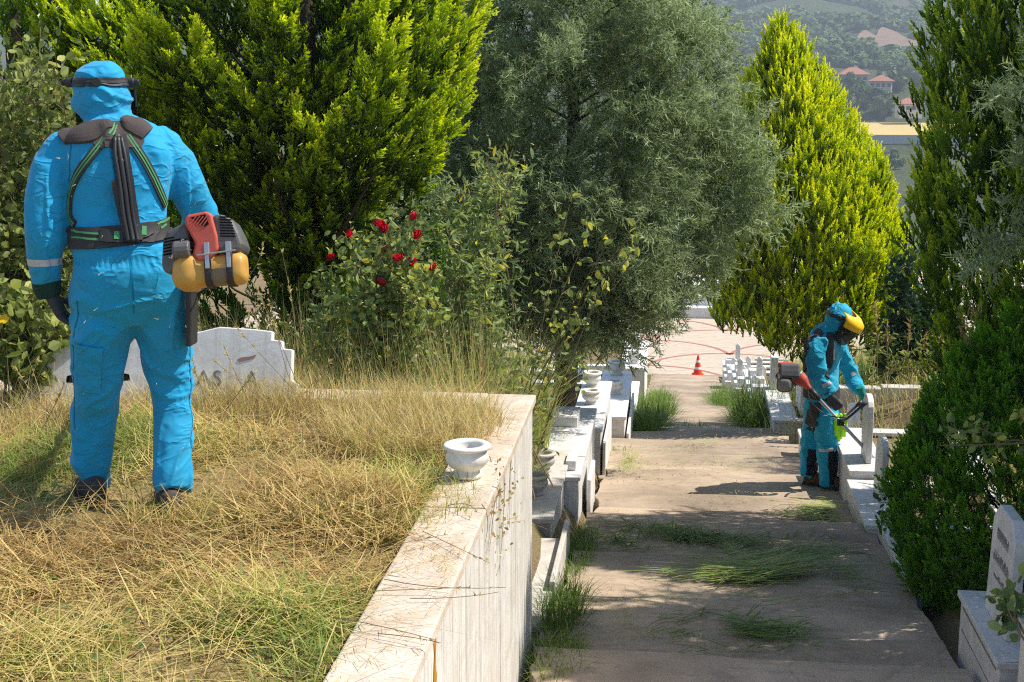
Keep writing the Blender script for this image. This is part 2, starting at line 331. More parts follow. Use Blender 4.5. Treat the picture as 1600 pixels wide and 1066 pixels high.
tr, ti = blobs(np.stack([xx, yy, far_z(xx, yy) + rr * .55], 1), rr)
tag(soup('woods', tr, M['woods'], ti), 'bluish green woods covering the hillside across the valley', 'woods', kind='stuff')
def far_tree(px, py, Y, r, label):
    p = at(px, py, Y); t = thing('far_tree', label, 'tree', (p[0], p[1], far_z(p[0], p[1])), group='trees around the far houses')
    n = 26; off = rng.normal(size=(n, 3)) * [r * .5, r * .5, r * .38]; pp = p + off
    tr, ti = blobs(pp, r * (.28 + .25 * rng.random(n))); soup('crown', tr, M['woods'], ti, t)
    MB().tube([(p[0], p[1], float(far_z(p[0], p[1])) - .5), p], [r * .12, r * .06], 6).build('trunk', M['bark'], t)
for px, py, Y, r, lb in [(1352, 152, 545, 5.0, 'broad tree on the bank straight below the larger far house'), (1378, 165, 538, 4.6, 'dark tree between the far houses and the yellow field'),
                         (1330, 132, 552, 3.6, 'small tree left of the larger far house'), (1398, 128, 572, 4.2, 'tree behind the small lowest far house'), (1316, 152, 545, 3.4, 'leftmost tree on the bank under the far houses'),
                         (1392, 250, 430, 3.4, 'grey green bush below the valley retaining wall'), (1368, 262, 420, 3.6, 'round bush lowest in the valley gap')]:
    far_tree(px, py, Y, r, lb)
hz = NT('haze'); hz.t.nodes.remove(hz.b); pv = hz.n('ShaderNodeVolumePrincipled'); pv.inputs['Color'].default_value = (.80, .88, 1, 1); pv.inputs['Density'].default_value = .00036
hz.l(pv.outputs[0], hz.out.inputs['Volume'])
tag(MB().box(-440, 440, -16, 1700, -42, 215).build('haze', hz.m), kind='stuff')

# ------------------------------------------------------------------ path of concrete treads
path = tag(thing('path', None, None, (.42, 7, -1.33)), kind='structure'); del_ = None
noses = [-3.2, -2.05, -.9, .25, 1.4, 2.4, 3.5, 4.65, 5.8, 6.97, 8.07, 9.23, 10.45, 11.5, 12.75, 13.95, 15.15, 16.35, 17.5, 18.6, 19.7, 20.8, 21.9, 23, 24.2, 25.4, 26.6, 27.8, 29, 30.2, 31.4, 32.6, 33.7, 34.5]
for a, b in zip(noses[:-1], noses[1:]):
    jl, jr = rng.normal() * .03, rng.normal() * .035; zt = float(prof(a + .0)) - .02; drop = float(prof(a) - prof(b))
    xl = -.66 + jl + np.interp(a, [12, 25], [0, .22]); xr = 1.52 + jr - np.interp(a, [12, 26], [0, .45])
    mid = a + (b - a) * (.46 + .08 * rng.random())
    for (p0, p1, dz) in ((a + .012, mid - .011, 0.), (mid + .011, b - .002, -.016 + .008 * rng.normal())):
        ns, nw = 7, 18; gx, gy = np.meshgrid(np.linspace(xl, xr, nw), np.linspace(p0, p1, ns)); m = MB()
        gy = gy + np.where((gy <= p0 + .001), 1, 0) * vnoise(np.stack([gx * 3.5, gy * 0 + a, gx * 0], -1), 33) * .012
        gz = zt + dz - drop * .30 * (gy - a) / (b - a) + vnoise(np.stack([gx * 2.1, gy * 2.1, gx * 0], -1), 31) * .014 - .010 * ((gy < p0 + .02) | (gy > p1 - .001) | (gx < xl + .001) | (gx > xr - .001))
        gx = gx + np.where((gx <= xl + .001) | (gx >= xr - .001), vnoise(np.stack([gx * 3, gy * 6, gx * 0], -1), 35) * .04, 0)
        m.add(np.stack([gx, gy, gz], -1).reshape(-1, 3), [(i * nw + j, i * nw + j + 1, (i + 1) * nw + j + 1, (i + 1) * nw + j) for i in range(ns - 1) for j in range(nw - 1)])
        ring = [(0, j) for j in range(nw)] + [(i, nw - 1) for i in range(1, ns)] + [(ns - 1, j) for j in range(nw - 2, -1, -1)] + [(i, 0) for i in range(ns - 2, 0, -1)]
        rv = np.array([(gx[i, j], gy[i, j], gz[i, j]) for i, j in ring]); lo = rv.copy(); lo[:, 2] -= .26; m.loft([rv, lo], cap=False)
        m.build('concrete_slab', M['path'], path, smooth=False)

# ------------------------------------------------------------------ plaza with fan paving
def _plaza():
    n = NT('plaza_paving'); wv = n.n('ShaderNodeTexWave', wave_type='BANDS', bands_direction='Y', wave_profile='SIN'); wv.inputs['Scale'].default_value = 2.4; wv.inputs['Distortion'].default_value = 5.5; wv.inputs['Detail'].default_value = 0; wv.inputs['Detail Scale'].default_value = 1.7
    n.l(n.tc.outputs['Object'], wv.inputs['Vector']); col = n.mix(n.ramp(wv.outputs['Fac'], [(.1, 0.), (.4, 1.)]), (.34, .275, .20), (.56, .48, .37))
    col = n.mix(n.math('MULTIPLY', n.noise(1.2, 5, .6), .35), col, (.40, .30, .22)); return n.fin(col, .9, .15)
M['plaza'] = _plaza(); M['red_paver'] = plain('red_paver', (.42, .19, .14), .9, .1, 0, .3, 6); M['kerb'] = plain('kerb', (.30, .28, .25), .9, .1, 0, .3, 8)
PZ0 = -5.80
plaza = tag(MB().box(-13, 15, 34.72, 58, PZ0 - .25, PZ0).build('plaza', M['plaza']), kind='structure')
BX('kerb', M['kerb'], plaza, -13, 15, 34.52, 34.70, PZ0 - .4, PZ0 + .02, .01)
def arc(cx, cy, R_, a0, a1, w=.11):
    a = np.radians(np.linspace(a0, a1, 24)); m = MB(); P = []
    for r in (R_ - w / 2, R_ + w / 2): P.append(np.stack([cx + r * np.cos(a), cy + r * np.sin(a), np.full(24, PZ0 + .004)], 1))
    for p in P: p[:, 1] = np.maximum(p[:, 1], 34.75)
    m.loft([P[0], P[1]], cap=False, closed=False); m.loft([P[0] - [0, 0, .003], P[0]], cap=False, closed=False); return m.build('red_band', M['red_paver'], plaza)
for row in range(9):
    for k in range(-3, 4):
        cx = .55 + k * 4.4 + (2.2 if row % 2 else 0) - 1.2; cyy = 33.6 + row * 1.75
        arc(cx, cyy, 2.2, 8, 172)
# white marble family tomb at the far side of the plaza
def urn(label, p, s=1.0, mat=None, group='marble flower urns', name='flower_urn', soil=True):
    t = thing(name, label, 'urn', p, (0, 0, random.random()), group)
    pr = [(.0, 0), (.062, 0), (.066, .006), (.066, .016), (.052, .024), (.05, .03), (.072, .045), (.088, .066), (.092, .085), (.086, .104), (.076, .114), (.078, .119), (.097, .124), (.101, .131), (.098, .139), (.088, .143), (.068, .141), (.062, .128), (.064, .10), (.0, .095)]
    MB().lathe([(a * s, b * s) for a, b in pr], 40, cap=False).build('bowl', mat or M['marble_pot'], t, smooth=True, local=True)
    if soil: MB().lathe([(.0635 * s, .092 * s), (.04 * s, .104 * s), (.0, .107 * s)], 18, cap=False).build('soil', M['dark_soil'], t, smooth=True, local=True)
    return t

# ------------------------------------------------------------------ the big marble plot wall on the left
wall = thing('marble_wall', 'long white marble plot wall with a wide cap beside the path', 'wall', (-.85, 5, -1.4))
WX, WC = -.735, .012
BX('core', M['marble_old'], wall, -.93, WX - .022, .3, 7.31, -1.9, -.052, 0)
edges = [.4, 1.75, 3.1, 4.5, 5.9, 7.30]
for a, b in zip(edges[:-1], edges[1:]):
    BX('facing_panel', M['marble_wall'], wall, WX - .022, WX + rng.normal() * .0015, a + .004, b - .004, -1.75, -.056, .004)
BX('end_panel', M['marble_wall'], wall, -1.0, WX - .003, 7.312, 7.335, -1.75, -.056, .004)
for a, b in zip([.35, 1.9, 3.45, 5.35], [1.9, 3.45, 5.35, 7.36]):
    BX('cap_slab', M['marble_cap'], wall, -.975, -.72, a + .003, b - .003, -.05, rng.normal() * .002, .008)
BX('cap_slab', M['marble_cap'], wall, -3.6, -.978, 7.13, 7.36, -.05, .0, .008)
BX('cap_slab', M['marble_cap'], wall, -6.2, -3.606, 7.13, 7.36, -.05, .0, .008)
BX('back_panel', M['marble_old'], wall, -6.2, -1.003, 7.312, 7.335, -1.6, -.056, .004)
BX('inner_panel', M['marble_old'], wall, -6.2, -.95, 7.16, 7.30, -.6, -.056, .004)
ruststreak = MB().add([(WX + .0032, 4.165 + .012 * math.sin(i * 1.7), -.075 - i * .045) for i in range(12)] + [(WX + .0032, 4.205 + .012 * math.sin(i * 2.3 + 1), -.075 - i * .045) for i in range(12)], [(i, i + 12, i + 13, i + 1) for i in range(11)]).build('rust_streak', M['rust'], wall)
tag(MB().box(-6.2, -.98, 1.5, 7.14, -.9, -.07).build('plot_soil', M['straw_soil']), kind='structure')
u = atz(730, 745, .0)
urn('round white marble urn standing on the wide wall cap', (u[0], u[1], .002), 1.02)
# the family headstone at the end of the plot
hs = thing('headstone', 'wide white family headstone with stepped corners behind the near worker', 'headstone', (-2.60, 6.93, -.07), (rad(-16), 0, rad(3)))
pf = [(-.80, 0), (-.80, .33), (-.74, .36), (-.74, .385), (-.69, .40), (-.69, .43), (-.44, .45), (-.30, .475), (-.12, .44), (.10, .44), (.24, .475), (.42, .465), (.52, .455), (.52, .41), (.575, .405), (.575, .365), (.63, .36), (.63, .20), (.66, .18), (.66, 0)]
MB().prism(pf, (0, 0, 0), (1, 0, 0), (0, 0, 1), (0, 1, 0), .06).build('slab', M['marble_white'], hs, bevel=.006, local=True)
BX('plinth', M['marble_old'], hs, -.95, .80, -.10, .16, -.25, .02, .008, local=True)
def text(s, size, mat, parent, M4, name='lettering', ext=.002):
    c = bpy.data.curves.new(name, 'FONT'); c.body = s; c.size = size; c.extrude = ext; c.align_x = 'LEFT'
    tmp = bpy.data.objects.new(name, c); COL.objects.link(tmp); dg = bpy.context.evaluated_depsgraph_get()
    me = bpy.data.meshes.new_from_object(tmp.evaluated_get(dg)); bpy.data.objects.remove(tmp); bpy.data.curves.remove(c)
    o = bpy.data.objects.new(name, me); COL.objects.link(o); me.materials.clear(); me.materials.append(mat); o.parent = parent; o.matrix_local = M4; return o
M['letter'] = plain('letter', (.20, .20, .19), .6, .3)
for k, ch_ in enumerate('IAS A'):
    if ch_ != ' ': text(ch_, .115, M['letter'], hs, Matrix.Translation((.02 + .085 * k + (.02 if k else 0), -.0025, .165)) @ Matrix.Rotation(rad(90), 4, 'X'), 'letter')
MB().add([(.335, -.002, .30), (.36, -.002, .315), (.40, -.002, .318), (.44, -.002, .33), (.43, -.002, .31), (.39, -.002, .30), (.35, -.002, .29)], [tuple(range(7))]).build('red_smear', M['red_smear'], hs, local=True)

# ------------------------------------------------------------------ graves along both sides of the path
def grave(label, X0, X1, Y0, Y1, zb, zt, side=1, ledge=.34, mat='marble_grey', group=None, soil=True, name='grave'):
    """low kerbed grave; side=+1: its wide ledge is at X1 (towards the path), -1: at X0"""
    t = thing(name, label, 'grave', ((X0 + X1) / 2, (Y0 + Y1) / 2, zb), group=group); m = M[mat]; th = .035
    BX('front_panel', m, t, X0, X1, Y0, Y0 + th, zb, zt - .037); BX('back_panel', m, t, X0, X1, Y1 - th, Y1, zb, zt - .037)
    for x in (X0, X1 - th): BX('side_panel', m, t, x, x + th, Y0 + th + .002, Y1 - th - .002, zb, zt - .037)
    o = .018; l = ledge
    if side > 0: a, b, c, d = X1 - l, X1 + o, X0 - o, X0 + .14
    else: a, b, c, d = X0 - o, X0 + l, X1 - .14, X1 + o
    BX('ledge_slab', m, t, a, b, Y0 - o, Y1 + o, zt - .035, zt, .005); BX('cap_slab', m, t, c, d, Y0 - o, Y1 + o, zt - .035, zt, .005)
    i0, i1 = (d + .003, a - .003) if side > 0 else (b + .003, c - .003)
    if i1 > i0:
        for y in (Y0 - o, Y1 + o - .16): BX('cap_slab', m, t, i0, i1, y, y + .16, zt - .035, zt, .005)
        if soil: BX('soil', M['soil'], t, i0 + .0, i1 - .0, Y0 + .13, Y1 - .13, zb + .1, zt - .05, .02)
    return t
LG = 'kerbed marble graves stepping down left of the path'
g0 = grave('low grave with a leaning kerb slab half hidden behind the big wall end', -2.1, -.70, 7.45, 8.95, -1.75, -1.36, 1, .3, 'marble_old', LG)
BX('leaning_kerb', M['marble_old'], g0, -.70, -.665, 8.0, 9.2, -1.75, -1.30, .006)
g1 = grave('grave ledge with two dark weathered urns just past the big wall', -2.1, -.80, 9.2, 10.96, -1.85, -1.30, 1, .36, 'marble_old', LG)
g2 = grave('grave with raised square marble blocks on its ledge left of path', -2.1, -.69, 11.0, 12.62, -1.98, -1.35, 1, .38, 'marble_grey', LG)
BX('corner_post', M['marble_grey'], g2, -.82, -.69, 10.40, 10.975, -1.95, -1.385, .006); BX('corner_cap', M['marble_grey'], g2, -.84, -.675, 10.38, 10.97, -1.383, -1.352, .005)
p = at(892, 632, 12.5); BX('raised_block', M['marble_white'], g2, -1.02, -.80, 11.9, 12.3, -1.348, -1.26, .006)
BX('raised_block', M['marble_white'], g2, -.80, -.72, 10.55, 10.8, -1.35, -1.27, .006)
BX('upright_slab', M['marble_white'], g2, -.655, -.62, 10.9, 11.5, -1.95, -1.52, .012)
g3 = grave('grave with two white urns on a brownish ledge and grey front panel', -2.2, -.65, 12.9, 14.95, -2.25, -1.61, 1, .30, 'marble_grey', LG)
BX('edge_slab', M['marble_white'], g3, -.628, -.60, 12.9, 14.2, -2.25, -1.75, .006)
g4 = grave('white grave with two urns beside the green weeds on the path edge', -2.2, -.50, 15.2, 17.6, -2.75, -2.06, 1, .36, 'marble_white', LG)
BX('edge_slab', M['marble_white'], g4, -.478, -.45, 15.2, 17.2, -2.75, -2.25, .006)
g4b = grave('low white grave almost hidden by weeds between two taller graves', -2.0, -.48, 18.6, 20.6, -3.4, -2.86, 1, .3, 'marble_white', LG)
g5 = grave('farthest left grave with stacked white urn blocks near the plaza', -2.0, -.42, 22.2, 24.6, -4.1, -3.0, 1, .4, 'marble_white', LG)
for (x, y, w, h) in ((-.62, 22.6, .16, .22), (-.60, 23.2, .13, .34), (-.63, 23.9, .15, .26)): BX('raised_block', M['marble_white'], g5, x - w / 2, x + w / 2, y - w / 2, y + w / 2, -2.998, -3 + h, .01)
BX('wing_slab', M['marble_grey'], g5, -1.35, -.85, 22.0, 22.14, -3.6, -2.93, .008)
for px, py, Y, lb, s in [(860, 702, 10.35, 'weathered dark urn farther back on the first grave ledge', 1.05), (857, 752, 9.75, 'weathered dark urn nearer on the first grave ledge', 1.05),
                         (922, 632, 13.9, 'white urn nearer on the brown grave ledge', 1.0), (918, 606, 14.7, 'white urn by the trunk at the back of the brown ledge', 1.1),
                         (961, 624, 16.3, 'white urn nearer on the white grave among weeds', 1.15), (966, 596, 17.4, 'white urn farther on the white grave among weeds', 1.2)]:
    g = {9.75: -1.30, 10.35: -1.30, 13.9: -1.61, 14.7: -1.61, 16.3: -2.06, 17.4: -2.06}[Y]; xx_ = {9.75: -.96, 10.35: -.96, 13.9: -.80, 14.7: -.84, 16.3: -.66, 17.4: -.68}[Y]
    urn(lb, (xx_, Y, g), s, M['marble_old'] if Y < 11 else None)
RG = 'marble graves on the right of the path'
r1 = grave('grey marble tomb with a chamfered headstone at the path edge', 1.58, 2.7, 6.5, 7.42, -1.75, -1.04, -1, .30, 'marble_grey', RG)
BX('panel_groove', M['engrave'], r1, 1.5775, 1.579, 6.56, 7.36, -1.115, -1.095, 0); BX('panel_groove', M['engrave'], r1, 1.5775, 1.579, 6.56, 7.36, -1.235, -1.23, 0)
BX('corner_cover', M['marble_white'], r1, 1.60, 1.68, 6.49, 6.58, -1.039, -1.034, .003)
MB().prism([(0, 0), (.46, 0), (.46, .50), (.36, .59), (.10, .59), (0, .50)], (1.655, 6.74, -1.04), (0, 1, 0), (.03, 0, 1), (1, 0, 0), .06).build('headstone', M['marble_grey'], r1, bevel=.006)
eng = MB(); er = np.random.default_rng(3)
for row, (zz, y0, y1) in enumerate([(-.62, 6.84, 7.08), (-.74, 6.79, 7.12), (-.82, 6.82, 7.08)]):
    y = y1
    while y > y0:
        h = .055 if row < 2 else .03; xx_ = 1.6535 + (zz + 1.04) * .03
        for q in range(2): yq = y - q * .022; eng.box(xx_ - .0005, xx_ + .003, yq - .004, yq + .002, zz, zz + h * (1 if er.random() < .6 else .55))
        zq = zz + h * er.random(); eng.box(xx_ - .0005, xx_ + .003, y - .022, y, zq - .003, zq + .003); y -= .042
eng.build('engraving', M['letter'], r1)['kind'] = 'stuff'
r2 = grave('bright white tomb corner with small leaves at lower right', 1.62, 2.7, 5.0, 6.32, -1.6, -.74, -1, .30, 'marble_white', RG)
r3 = grave('long low kerb slab with an arched headstone beside the far worker', 1.48, 2.6, 11.35, 12.75, -2.0, -1.50, -1, .30, 'marble_grey', RG)
def arch(w, h, r=None, n=10): return [(0, 0), (w, 0)] + [(w / 2 + w / 2 * math.cos(a), h - w / 2 * .75 + w / 2 * .75 * math.sin(a)) for a in np.linspace(0, np.pi, n)]
MB().prism(arch(.32, .56), (1.62, 11.55, -1.50), (0, 1, 0), (0, 0, 1), (1, 0, 0), .05).build('headstone', M['marble_white'], r3, bevel=.008)
r4 = grave('grey kerb slab with a thin tilted headstone in front of the far worker', 1.46, 2.6, 10.15, 11.3, -1.85, -1.57, -1, .26, 'marble_grey', RG)
MB().prism(arch(.36, .48), (1.62, 10.70, -1.57), (0, 1, 0), (.02, 0, 1), (1, 0, 0), .05).build('headstone', M['marble_grey'], r4, bevel=.008)
BX('kerb_step', M['marble_grey'], r4, 1.53, 1.60, 8.6, 10.1, -1.75, -1.52, .008)
r5 = grave('low grave with a rounded stone behind the far worker', 1.36, 2.4, 13.1, 14.7, -2.5, -2.02, -1, .26, 'marble_white', RG)
MB().prism(arch(.55, .58), (1.72, 13.2, -2.02), (0, 1, 0), (0, 0, 1), (1, 0, 0), .07).build('headstone', M['marble_grey'], r5, bevel=.008)
r6 = grave('white grave slab left of the engine of the far worker', 1.28, 2.3, 17.2, 19.2, -3.15, -2.55, -1, .3, 'marble_white', RG)
BX('upright_slab', M['marble_white'], r6, 1.34, 1.44, 18.9, 19.1, -2.55, -2.1, .01); BX('upright_slab', M['marble_grey'], r6, 1.62, 1.7, 17.5, 18.2, -2.55, -2.2, .01)
for k, (y, x, lb) in enumerate([(21.3, 1.22, 'stepped white grave with thin posts behind the tall weeds'), (24.0, 1.12, 'white grave with thin pillars in the middle of the far right row'), (26.6, 1.05, 'farthest white grave of the right row towards the cone')]):
    zb = float(prof(y + 1)) - .3; g = grave(lb, x, x + 1.2, y, y + 2, zb, zb + .75, -1, .3, 'marble_white', RG)
    for q in range(3):
        hh = (.28, .46, .20)[(q + k) % 3]; MB().prism([(0, 0), (.09, 0), (.09, hh - .05), (.045, hh), (0, hh - .05)], (x + .03 + .1 * q, y + .35 + .55 * q, zb + .75), (1, 0, 0), (0, 0, 1), (0, 1, 0), .09).build('post', M['marble_white'], g, bevel=.006)
        BX('raised_block', M['marble_white'], g, x + .03, x + .25, y + .1 + .6 * q, y + .32 + .6 * q, zb + .752, zb + .9, .008)
pl = thing('headstone', 'small grey plate with a red mark behind the weeds near the plaza', 'headstone', (1.9, 29.5, -4.75))
BX('plate', M['marble_grey'], pl, 1.75, 2.45, 29.5, 29.58, -5.0, -4.28, .01); MB().add([(2.08, 29.498, -4.55), (2.14, 29.498, -4.40), (2.2, 29.498, -4.38), (2.14, 29.498, -4.52)], [(0, 1, 2, 3)]).build('red_mark', M['red_smear'], pl)
lw = thing('low_wall', 'low pale kerb wall across the dry grass right of the far worker', 'wall', (2.5, 15.5, -2.2))
for k in range(4): BX('kerb_slab', M['marble_old'], lw, 1.75 + k * .55, 2.295 + k * .55, 15.4, 15.58, -2.1, -1.72 + .02 * k, .008)
lw2 = thing('low_wall', 'short pale kerb beside the dry grass behind the slim headstones', 'wall', (2.3, 12.9, -1.8))
for k in range(3): BX('kerb_slab', M['marble_old'], lw2, 1.75 + k * .5, 2.245 + k * .5, 12.85, 13.0, -2.2, -1.62 + .03 * k, .008)
tm = thing('family_tomb', 'low white marble tomb on the far side of the plaza', 'tomb', (1.0, 43.6, PZ0))
BX('lower_step', M['marble_grey'], tm, -1.2, 1.85, 43.0, 46.5, PZ0, PZ0 + .32, .01); BX('upper_step', M['marble_white'], tm, -1.0, 1.6, 43.5, 46.2, PZ0 + .322, PZ0 + .62, .01); BX('top_slab', M['marble_white'], tm, -.9, 1.45, 43.9, 46.0, PZ0 + .75, PZ0 + .9, .01); BX('tomb_core', M['engrave'], tm, -.7, 1.3, 44.0, 45.9, PZ0 + .6, PZ0 + .752, 0)
BX('side_block', M['marble_white'], tm, 1.9, 2.6, 43.2, 44.2, PZ0, PZ0 + .22, .01)
# traffic cone
tc = thing('traffic_cone', 'orange traffic cone with a white band standing on the plaza edge', 'cone', (.66, 34.62, PZ0 + .02))
tc.scale = (.74, .74, .74)
M['cone_red'] = plain('cone_red', (.80, .07, .02), .5, .3, 0, .1); M['cone_white'] = plain('cone_white', (.8, .8, .78), .5)
BX('base', M['cone_red'], tc, -.2, .2, -.2, .2, 0, .05, .015, local=True)
def cz(z): return .155 - .125 * (z - .05) / .62
for (z0, z1, mt) in ((.05, .22, 'cone_red'), (.22, .30, 'cone_white'), (.30, .45, 'cone_red'), (.45, .53, 'cone_white'), (.53, .69, 'cone_red')):
    MB().lathe([(cz(z0), z0), (cz(z1), z1)] + ([(.02, z1 + .01)] if z1 > .6 else []), 24).build('cone_body' if mt == 'cone_red' else 'white_band', M[mt], tc, smooth=False, local=True)
# ------------------------------------------------------------------ foliage templates
def tri_leaf(b, d, L, w, q):
    p = np.cross(d, q); p = p / (np.linalg.norm(p) + 1e-9) * w / 2; return [b - p, b + p, b + d * L]
def plume(seed, n=24, sub=4, L0=.30, ang=32, flat=.5, w=.05, droop=0):
    r = np.random.default_rng(seed); T, C_ = [], []; bx, by = r.normal() * .10, r.normal() * .06; pa = math.radians(ang)
    for i in range(n):
        t = (i + .4) / n; b = np.array([bx * t * t, by * t * t, t * .92]); L = L0 * ((1 - t) ** .75) * (.55 + .75 * math.sin(math.pi * min(1, t * 1.5 + .25))) + .10
        s = 1 if i % 2 else -1; phi = r.normal() * flat; a = pa * (1 + .25 * r.normal())
        d = nrm(np.array([s * math.sin(a) * math.cos(phi), math.sin(a) * math.sin(phi), math.cos(a)])); q = r.normal(size=3)
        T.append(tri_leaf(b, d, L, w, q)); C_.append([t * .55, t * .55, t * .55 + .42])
        pl = nrm(np.cross(d, np.array([0, 1, .0])) + r.normal(size=3) * .35)
        for j in range(sub):
            u = (j + .8) / (sub + .6); b2 = b + d * L * u; s2 = 1 if j % 2 else -1; d2 = nrm(d * .8 + pl * s2 * .55 + np.array([0, 0, .35])); l2 = (L * .42 + .03) * (1.1 - u * .5)
            T.append(tri_leaf(b2, d2, l2, w * .8, r.normal(size=3))); C_.append([t * .5 + u * .2] * 2 + [t * .5 + u * .25 + .3])
    T.append(tri_leaf(np.array([bx * .7, by * .7, .8]), nrm(np.array([bx, by, 1.])), .3, w, np.array([0, 1., 0]))); C_.append([.7, .7, 1.])
    return np.array(T), np.clip(np.array(C_), 0, 1)
PL_FLAME = [plume(i, 11, 4, .34, 32, .45, .095) for i in range(5)]
PL_THIN = [plume(20 + i, 11, 3, .26, 26, .6, .092) for i in range(5)]
PL_TUFT = [plume(40 + i, 10, 4, .40, 36, .25, .125) for i in range(5)]
def feather(seed, n=13, sub=4):
    r = np.random.default_rng(seed); T, C_ = [], []
    for i in range(n):
        t = (i + .5) / n; b = np.array([.12 * math.sin(t * 3 + seed), .08 * math.cos(t * 2.5), t * .85]); d = nrm(np.array([0, 0, .55]) + r.normal(size=3) * .6); L = .30 * (1.1 - .6 * t)
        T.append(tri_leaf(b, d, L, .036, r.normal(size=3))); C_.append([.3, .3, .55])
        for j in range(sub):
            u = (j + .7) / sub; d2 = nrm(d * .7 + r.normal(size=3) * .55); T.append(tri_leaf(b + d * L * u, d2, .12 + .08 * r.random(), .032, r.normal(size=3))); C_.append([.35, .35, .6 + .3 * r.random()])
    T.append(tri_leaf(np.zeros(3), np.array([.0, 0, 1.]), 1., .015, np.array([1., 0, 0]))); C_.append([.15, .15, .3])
    return np.array(T), np.array(C_)
FEATHER = [feather(i) for i in range(6)]

def conifer(name, label, base, prof_r, H, n_limb, k, limbL, latr, ps, pls, mat, ko=.55, ku=.8, zmin=.12, group=None, tintj=.22, tb=-.06, trunk=.09, lumps=.22, inner=.25, seed=0, top=1.0, lean=0., keep=None, back=.4, ug=.25):
    """tree of flame-like limb clusters: prof_r(h) is crown radius over height 0..1"""
    r = np.random.default_rng(seed); t = thing(name, label, 'tree', base, group=group); B = np.array(base, float)
    h = zmin + (top - zmin) * r.random(n_limb * 3); R0 = prof_r(h); keep_ = r.random(n_limb * 3) < (R0 / R0.max()) ** .8 + .05; h = h[keep_][:n_limb]; n = len(h)
    az = r.random(n) * 2 * np.pi; fq = np.arctan2(-B[1], -B[0]); q_ = (np.cos(az - fq) > -.25) | (r.random(n) < back); az, h = az[q_], h[q_]; n = len(h); R0 = prof_r(h); lump = 1 + lumps * vnoise(np.stack([np.cos(az) * 1.6, np.sin(az) * 1.6, h * 5], -1), seed + 3)
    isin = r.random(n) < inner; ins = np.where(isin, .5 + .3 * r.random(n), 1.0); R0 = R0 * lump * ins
    out = np.stack([np.cos(az), np.sin(az), az * 0], -1); tip = B + out * R0[:, None] + np.stack([az * 0 + lean * h, az * 0, h * H], -1)
    d = nrm(out * ko + np.array([0, 0, 1.]) * (ku + .6 * (h[:, None] - .3)) + r.normal(size=(n, 3)) * .16)
    L = limbL * (.7 + .6 * r.random(n)); P, A, SC, J = [], [], [], []
    for i in range(n):
        u = (np.arange(k) + r.random(k)) / k; lat = nrm(np.cross(d[i], r.normal(size=(k, 3)))); off = lat * (latr * (1 - u) ** .7 * L[i] / limbL)[:, None]
        bend = out[i] * (L[i] * .25) * (u * (1 - u))[:, None] * 1.0
        P.append(tip[i] - d[i] * (L[i] * (1 - u))[:, None] + off + bend); A.append(d[i] + lat * (.42 * (1 - u))[:, None] + r.normal(size=(k, 3)) * .12)
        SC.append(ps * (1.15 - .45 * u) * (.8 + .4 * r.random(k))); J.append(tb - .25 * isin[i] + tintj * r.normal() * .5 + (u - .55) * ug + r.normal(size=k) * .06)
    P, A, SC, J = np.concatenate(P), np.concatenate(A), np.concatenate(SC), np.concatenate(J)
    if keep is not None: q = keep(P); P, A, SC, J = P[q], A[q], SC[q], J[q]
    sd = np.cross(P - B - np.array([0, 0, 1.]) * (P - B)[:, 2:3], [0, 0, 1.]) + r.normal(size=P.shape) * .5
    tr, ti = scatter(pls, P, A, sd, SC, J); soup('crown', tr, M[mat], ti, t); TRI_COUNT[0] += len(tr)
    m = MB(); zz = np.linspace(-.15, H * .9, 10); wob = np.cumsum(r.normal(size=(10, 2)) * .02, 0)
    m.tube([(B[0] + wob[i, 0] + lean * i / 10, B[1] + wob[i, 1], B[2] + zz[i]) for i in range(10)], np.linspace(trunk * 1.25, trunk * .25, 10), 10)
    for i in range(0, n, max(1, n // 40)):
        if h[i] < zmin + .16: continue
        b0 = B + np.array([0, 0, max(.25, h[i] * H - .55 - R0[i] * .5)]); b1 = tip[i] - d[i] * L[i] * .85; md = (b0 + b1) / 2 - [0, 0, .08]; m.tube([b0, md, b1], [trunk * .22, trunk * .14, trunk * .05], 5)
    m.build('trunk', M['bark'], t, smooth=True); return t
def bell(pts):
    xs_, ys_ = zip(*pts); return lambda h: np.interp(h, xs_, ys_)
# golden green thuja behind the near worker
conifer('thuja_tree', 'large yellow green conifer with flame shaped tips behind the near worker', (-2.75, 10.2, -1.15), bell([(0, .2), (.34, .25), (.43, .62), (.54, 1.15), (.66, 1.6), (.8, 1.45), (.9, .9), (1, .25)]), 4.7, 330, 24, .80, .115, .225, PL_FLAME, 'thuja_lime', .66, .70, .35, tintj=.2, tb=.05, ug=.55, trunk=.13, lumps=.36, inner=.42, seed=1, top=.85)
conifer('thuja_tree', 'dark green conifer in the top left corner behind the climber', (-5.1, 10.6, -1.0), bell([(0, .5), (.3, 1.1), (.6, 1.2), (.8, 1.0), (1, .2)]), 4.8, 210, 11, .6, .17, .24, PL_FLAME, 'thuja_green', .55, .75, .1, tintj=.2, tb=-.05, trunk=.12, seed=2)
conifer('dark_conifer', 'low dark shaded conifer under the large yellow green conifer', (-3.2, 11.6, -1.3), bell([(0, 1.0), (.4, 1.6), (.75, 1.4), (1, .6)]), 2.5, 260, 9, .5, .16, .24, PL_FLAME, 'thuja_dark', .5, .8, .05, tintj=.15, tb=.0, trunk=.07, seed=31)
